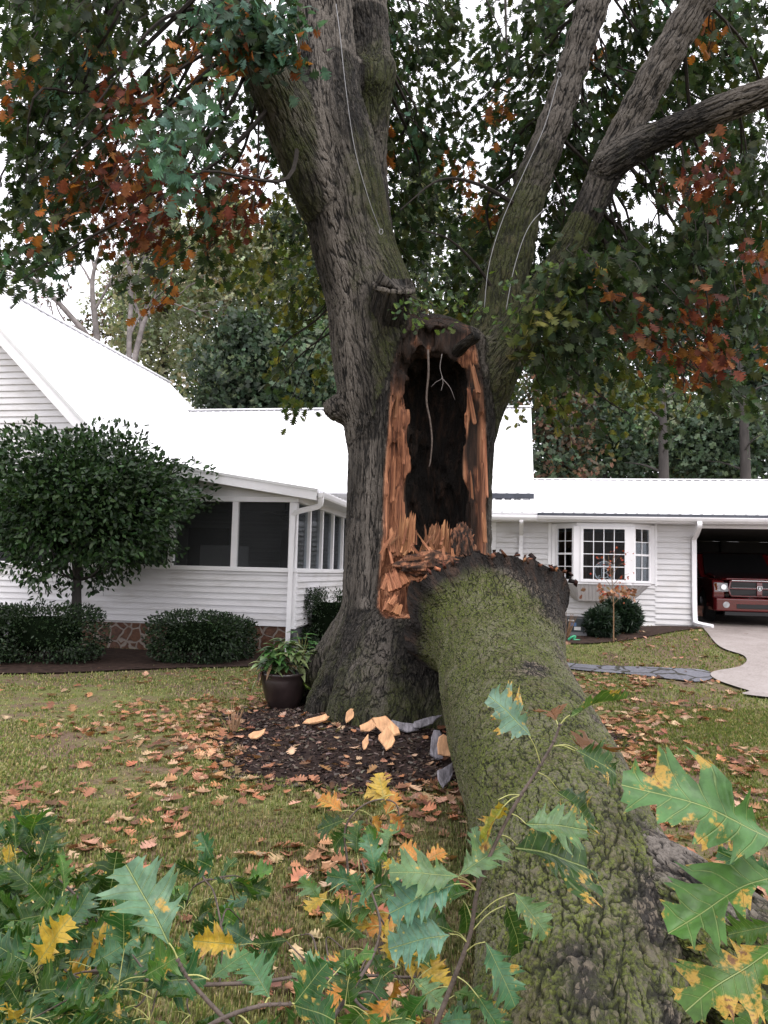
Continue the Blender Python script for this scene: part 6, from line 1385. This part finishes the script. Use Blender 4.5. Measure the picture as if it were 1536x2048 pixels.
# ---------------------------------------------------------------- oak leaves of the fallen crown, close to the camera
LGV, LGF, LGU = leaf_grid(None, 3)
def bigleaf(base, tip, wid=1.0, roll=0.0, face=None, bend=.18, fold=.25, wave=.05, seed=0):
    """world-space leaf blade; roll turns it about its midrib"""
    b, t = np.array(base, float), np.array(tip, float); d = t - b; L = np.linalg.norm(d); d /= L
    v = np.array((0, 0, EYE)) - (b + t) / 2 if face is None else np.array(face, float); v /= np.linalg.norm(v); v = v * .75 + np.array((0, 0, .5))
    s_ = np.cross(d, v); s_ /= np.linalg.norm(s_); n_ = np.cross(s_, d)
    s2 = s_ * math.cos(roll) + n_ * math.sin(roll); n2 = np.cross(s2, d)
    X, Y = LGV[:, 0] * wid, LGV[:, 1]
    ph = seed * 1.7
    Z = -bend * (Y ** 2 - Y * .6) + fold * np.abs(X) + wave * np.sin(Y * 9 + ph + X * 7) * (np.abs(X) * 2.5 + .2) + .03 * np.sin(X * 23 + ph)
    # uneven lobes
    X = X * (1 + .18 * np.sin(Y * 7 + ph) * np.sign(LGV[:, 0]))
    return b + (s2[None] * X[:, None] + d[None] * Y[:, None] + n2[None] * Z[:, None]) * L
GREEN, TEAL, DARK, YEL, ORA, BRN = (.048, .115, .018), (.09, .16, .066), (.024, .062, .010), (.36, .24, .03), (.40, .17, .035), (.13, .05, .025)
def leafpart(par, org, base, tip, col, dry=0.0, seed=0, label=None, **k):
    V = bigleaf(base, tip, seed=seed, **k); c = np.tile(np.array((*col, dry)), (len(V), 1)) * np.array((1, 1, 1, 1))
    o = npmesh('leaf', V - org, LGF, M_['near'], par, c, LGU, smooth=True)
    if label: o['label'] = label
    return o
def stalk(mb, p, q, r=.0011, sag=.1):
    p, q = np.array(p), np.array(q); L = np.linalg.norm(q - p); mb.tube(smooth_path([p, (p + q) / 2 + (0, 0, sag * L), q], 8), [r * 1.3] * 2 + [r] * 6, 5)
def sprig(name, label, path, r0, r1, leaves, cat='oak twig'):
    """path: (px,py,Y); leaves: (stem px,py), (base px,py,dY), (tip px,py,dY), colour, dry, options"""
    P = smooth_path([W(*p) for p in path], 36); org = P[0].copy(); e = empty(name, org, 0, label, cat); m = MB(); m.tube(P - org, np.linspace(r0, r1, 36), 8); 
    for k in range(3, 36, 4): m.lathe([(0, -.004), (r0 * 1.15, 0), (0, .004)], 6, P[k] - org)
    m.build('twig', M_['twig'], e, smooth=True)
    pxs = np.array([[p[0], p[1]] for p in smooth_path(path, 36)])
    for i, (st, ba, ti, col, dry, op) in enumerate(leaves):
        k = np.argmin(np.hypot(pxs[:, 0] - st[0], pxs[:, 1] - st[1])); Y = P[k][1]; s0 = P[k] if np.hypot(*(pxs[k] - st)) < 14 else W(*st, Y)
        b = W(ba[0], ba[1], Y + ba[2]); t = W(ti[0], ti[1], Y + ti[2]); lf = leafpart(e, org, b, t, col, dry, i + len(label), **op); ps = MB(); stalk(ps, s0 - org, b - org); ps.build('leaf_stalk', M_['petiole'], lf, smooth=True)
    return e
Y = 1.6
sprig('oak_twig', 'upright oak twig with lobed leaves standing before the mossy log', [(862, 2075, Y), (905, 1965, Y), (940, 1870, Y), (955, 1780, Y), (985, 1700, Y), (1030, 1610, Y), (1075, 1540, Y), (1106, 1486, Y), (1120, 1450, Y)], .0052, .0026, [
    ((1086, 1524), (1058, 1472, -.02), (980, 1390, -.05), (.11, .19, .14), .28, dict(wid=1.0)),
    ((1120, 1450), (1140, 1430, 0), (1246, 1384, .10), (.05, .10, .02), .45, dict(wid=.7, roll=1.1)),
    ((1118, 1455), (1112, 1440, .02), (1098, 1412, .08), BRN, 1.0, dict(wid=1.3, bend=.5)),
    ((1104, 1490), (1150, 1502, .02), (1238, 1548, .06), DARK, .15, dict(wid=.95)), ((1104, 1495), (1165, 1506, .05), (1196, 1478, .15), BRN, .9, dict(wid=1.1)),
    ((1072, 1545), (1118, 1582, .03), (1196, 1650, .08), DARK, .28, dict(wid=.9, roll=.3)),
    ((1040, 1598), (1004, 1616, -.02), (958, 1690, .03), (.22, .22, .03), .62, dict(wid=.7, roll=-.5)), ((1040, 1598), (996, 1600, -.02), (1002, 1640, .03), YEL, .2, dict(wid=.5, roll=-.8)),
    ((1022, 1628), (1052, 1648, -.02), (1178, 1656, -.02), TEAL, .12, dict(wid=.95)),
    ((1000, 1668), (1036, 1692, .02), (1188, 1728, .12), DARK, .30, dict(wid=1.15)),
    ((950, 1788), (918, 1752, -.02), (1012, 1684, .02), TEAL, .0, dict(wid=.85)), ((950, 1788), (916, 1756, -.02), (778, 1742, -.04), TEAL, .05, dict(wid=.8)),
    ((950, 1790), (908, 1768, -.03), (776, 1822, -.06), (.075, .17, .11), .0, dict(wid=.95)), ((950, 1790), (936, 1780, .02), (868, 1806, .1), (.03, .10, .01), .0, dict(wid=.8)),
    ((944, 1852), (1028, 1786, -.02), (1098, 1872, -.04), TEAL, .05, dict(wid=.85)), ((942, 1855), (1010, 1810, .02), (1044, 1912, .08), DARK, .0, dict(wid=.6)),
    ((935, 1885), (900, 1868, -.03), (776, 1892, -.06), (.10, .20, .14), .0, dict(wid=1.05)), ((935, 1885), (906, 1862, .05), (806, 1830, .12), DARK, .0, dict(wid=.8)),
    ((925, 1912), (970, 1884, -.02), (1034, 2016, -.04), (.06, .14, .07), .12, dict(wid=.7)), ((908, 1960), (958, 1996, -.02), (1012, 2080, -.02), (.05, .13, .05), .3, dict(wid=.85)), ((905, 1965), (850, 1990, .03), (800, 2060, .06), (.035, .11, .02), .2, dict(wid=.9)),
    ((958, 1770), (962, 1730, .05), (948, 1650, .12), (.05, .10, .04), .0, dict(wid=.45)), ((945, 1840), (925, 1800, .06), (935, 1870, .12), DARK, .0, dict(wid=.6))])
Y = .92
sprig('oak_twig', 'oak twig with very large spotted leaves at the right edge', [(1700, 1660, Y), (1640, 1700, Y), (1590, 1780, Y), (1570, 1900, Y), (1580, 2060, Y)], .004, .003, [
    ((1640, 1700), (1560, 1690, -.02), (1270, 1556, -.04), (.07, .155, .05), .22, dict(wid=.66, bend=.42, roll=.15, wave=.09)),
    ((1610, 1740), (1572, 1738, 0), (1335, 1842, -.05), (.06, .14, .03), .28, dict(wid=.66, bend=.25, roll=-.2, wave=.08)),
    ((1592, 1775), (1560, 1760, .04), (1430, 1700, .10), (.028, .09, .025), .4, dict(wid=.6, roll=.4)),
    ((1575, 1880), (1560, 1896, -.02), (1370, 2016, -.06), (.055, .12, .02), .5, dict(wid=.75, bend=.2, wave=.09)),
    ((1575, 1900), (1550, 1850, .05), (1450, 1870, .1), (.05, .105, .02), .35, dict(wid=.7, roll=.5)), ((1578, 1990), (1560, 2000, .0), (1450, 2090, .0), (.055, .115, .02), .5, dict(wid=.8, roll=-.3))])
Y = 2.5
sprig('oak_twig', 'low twig with yellow and orange leaves in front of the mulch', [(700, 1790, Y), (694, 1720, Y), (690, 1660, Y), (712, 1622, Y), (752, 1600, Y), (790, 1606, Y), (800, 1640, Y)], .004, .0018, [
    ((752, 1600), (768, 1598, 0), (756, 1544, .05), YEL, .25, dict(wid=1.0)), ((760, 1600), (790, 1590, 0), (728, 1584, .05), (.45, .30, .06), .2, dict(wid=.8)), ((712, 1622), (684, 1622, 0), (640, 1592, .04), ORA, .3, dict(wid=.9)),
    ((700, 1635), (690, 1640, 0), (632, 1660, .04), DARK, .1, dict(wid=.9)), ((694, 1650), (700, 1656, 0), (664, 1700, .05), (.03, .08, .015), .2, dict(wid=.9)), ((790, 1606), (772, 1630, 0), (792, 1582, .05), ORA, .45, dict(wid=.8)),
    ((796, 1620), (776, 1626, -.02), (806, 1660, .0), (.30, .11, .03), .5, dict(wid=.9)), ((720, 1620), (742, 1632, 0), (762, 1660, .04), ORA, .6, dict(wid=.9)), ((690, 1690), (714, 1690, 0), (750, 1672, .04), DARK, 0, dict(wid=.8))])
sprig('oak_twig', 'twig carrying orange leaves left of the mossy log', [(760, 1900, 2.1), (780, 1830, 2.1), (800, 1760, 2.1), (836, 1722, 2.1)], .004, .002, [
    ((836, 1722), (846, 1724, 0), (800, 1690, .04), ORA, .4, dict(wid=1.0)), ((836, 1722), (850, 1722, 0), (892, 1700, .04), ORA, .55, dict(wid=.9)), ((815, 1745), (802, 1750, 0), (772, 1720, .04), YEL, .4, dict(wid=.9)), ((780, 1830), (756, 1826, 0), (712, 1780, .04), ORA, .3, dict(wid=.8)),
    ((790, 1790), (772, 1800, 0), (690, 1818, .04), GREEN, .1, dict(wid=.9)), ((770, 1860), (742, 1852, 0), (700, 1850, .04), YEL, .3, dict(wid=.9))])
sprig('oak_twig', 'twig with one large pale upright leaf at the lower left', [(470, 2060, 1.15), (400, 1985, 1.15), (372, 1950, 1.15), (356, 1920, 1.15)], .0035, .002, [
    ((356, 1920), (338, 1886, 0), (252, 1722, .05), (.10, .19, .11), .1, dict(wid=.95)), ((372, 1950), (420, 1960, 0), (500, 1900, .05), (.05, .12, .04), .2, dict(wid=.7))])
sprig('oak_twig', 'twig with broad dark green leaves at the bottom edge', [(380, 2075, 1.0), (450, 2035, 1.0), (520, 2012, 1.0), (580, 2008, 1.0)], .0035, .002, [
    ((580, 2008), (590, 2008, 0), (652, 1926, .0), (.018, .07, .012), .12, dict(wid=1.15)), ((560, 2010), (585, 2012, 0), (676, 2040, .03), (.02, .075, .014), .2, dict(wid=1.2)), ((530, 2010), (540, 1996, .03), (490, 1912, .06), (.06, .15, .06), .1, dict(wid=1.0)), ((470, 2028), (500, 2050, .0), (560, 2100, .03), (.03, .09, .02), .0, dict(wid=1.0))])
# the rest of the spray: branches with many leaves
def spray(label, branches, clusters, cols, lsize, seed, extra=0):
    """branches: list of px paths with radius; clusters: (px,py,Y,count,spread px)"""
    org = W(*branches[0][0][0]); e = empty('oak_branch', org, 0, label, 'oak branch'); m = MB()
    allp = []
    for path, r in branches:
        P = smooth_path([W(*p) for p in path], 40); P = P + .006 * (np.stack([vnoise(P * 12, seed + q) for q in range(3)], -1) - .5); m.tube(P - org, np.linspace(r, r * .5, 40), 8); allp.append(P)
    allp = np.concatenate(allp); LV, LF, LC, LU, o = [], [], [], [], 0; ps = MB()
    for px, py, Y, cnt, spd in clusters:
        c = W(px, py, Y); near = allp[np.argmin(np.linalg.norm(allp - c, axis=1))]; m.tube(smooth_path([near - org, (near + c) / 2 - org + rng.normal(size=3) * .02 + (0, 0, .02), c - org], 10), np.linspace(.0028, .0014, 10), 5)
        for q in range(cnt):
            a = rng.random() * 6.28; b = c + rng.normal(size=3) * (spd / FPX * Y * .35) ; d = np.array((math.cos(a), .6 * rng.normal(), .8 * math.sin(a) + .05)); d /= np.linalg.norm(d); L = lsize * (.65 + .6 * rng.random())
            base = b + d * .03; V = bigleaf(base, base + d * L, wid=.65 + .35 * rng.random(), roll=rng.normal() * .65, bend=-.1 + .5 * rng.random(), fold=.1 + .45 * rng.random(), wave=.05 + .07 * rng.random(), seed=q + px)
            stalk(ps, c - org, base - org, .0009); k = cols[rng.integers(0, len(cols))]; cc = np.array(k[:3]) * (.75 + .5 * rng.random()); dry = k[3] if len(k) > 3 else .12 * rng.random()
            LV.append(V - org); LF.append(LGF + o); LC.append(np.tile(np.append(cc, dry), (len(V), 1))); LU.append(LGU); o += len(V)
    m.build('branch', M_['twig'], e, smooth=True); ps.build('leaf_stalks', M_['petiole'], e)['kind'] = 'stuff'
    npmesh('leaves', np.vstack(LV), np.vstack(LF), M_['near'], e, np.vstack(LC), np.vstack(LU), smooth=True)
GC = [GREEN, DARK, DARK, DARK, (.025, .08, .02), (.03, .09, .03), (.055, .125, .06), (*YEL, .4), (.05, .11, .06), DARK, GREEN, DARK]
spray('leafy oak branch lying across the lawn at the lower left corner', [([(-60, 2000, 1.9), (60, 1976, 1.9), (190, 1943, 1.9), (260, 1950, 1.9), (340, 1968, 1.9), (500, 1966, 1.95), (640, 1950, 2.0), (830, 1954, 2.1)], .0075), ([(88, 1738, 2.2), (150, 1790, 2.15), (200, 1850, 2.1), (240, 1880, 2.0), (300, 1955, 1.9)], .004), ([(190, 1945, 1.9), (196, 1890, 2.0), (180, 1850, 2.05)], .003), ([(440, 1966, 1.95), (446, 1880, 2.0), (430, 1790, 2.05), (410, 1760, 2.1)], .0035)],
      [(20, 1680, 2.2, 8, 70), (80, 1720, 2.2, 9, 70), (40, 1790, 2.1, 13, 90), (120, 1830, 2.0, 13, 90), (40, 1890, 1.9, 14, 100), (0, 1740, 2.3, 8, 70), (70, 1950, 1.7, 12, 110), (170, 1900, 2.2, 9, 90), (230, 2030, 1.7, 8, 90), (60, 2040, 1.5, 9, 100), (160, 1980, 1.9, 8, 90), (150, 1760, 2.3, 5, 60), (200, 1840, 2.1, 6, 70), (110, 1930, 1.8, 8, 90), (30, 2000, 1.6, 8, 110), (130, 2030, 1.6, 7, 100), (220, 1980, 1.7, 6, 80), (250, 1910, 2.0, 5, 80), (300, 2040, 1.7, 4, 90), (380, 2030, 1.7, 3, 80), (370, 1820, 2.2, 4, 60), (420, 1770, 2.2, 5, 60), (470, 1800, 2.3, 4, 70), (440, 1860, 2.1, 4, 70), (500, 1770, 2.4, 2, 50), (490, 1850, 2.2, 2, 60), (10, 1940, 1.8, 6, 90), (90, 1860, 2.0, 7, 80), (530, 1900, 2.0, 2, 60)], GC, .105, 3)
GC2 = [GREEN, DARK, TEAL, DARK, DARK, (.03, .09, .02), (*ORA, .4), (*YEL, .3), (.06, .14, .07)]
spray('leafy oak branch with green and orange leaves at the bottom middle', [([(640, 2075, 1.6), (690, 2000, 1.65), (740, 1920, 1.75), (760, 1850, 1.9), (740, 1780, 2.0)], .005), ([(640, 1950, 1.9), (700, 1975, 1.8), (720, 2010, 1.7), (800, 2060, 1.7)], .005)],
      [(700, 1830, 2.0, 4, 70), (690, 1900, 1.9, 4, 80), (760, 1960, 1.8, 5, 80), (720, 1760, 2.2, 5, 60), (760, 1790, 2.1, 4, 60), (820, 1980, 1.9, 4, 80), (690, 2010, 1.6, 4, 90), (620, 2030, 1.5, 3, 80), (780, 2040, 1.6, 5, 90), (840, 1900, 2.0, 4, 70), (570, 1880, 2.0, 1, 50), (870, 2030, 1.7, 4, 70), (600, 1870, 2.0, 1, 30), (840, 1780, 2.2, 3, 50)], GC2, .095, 11)
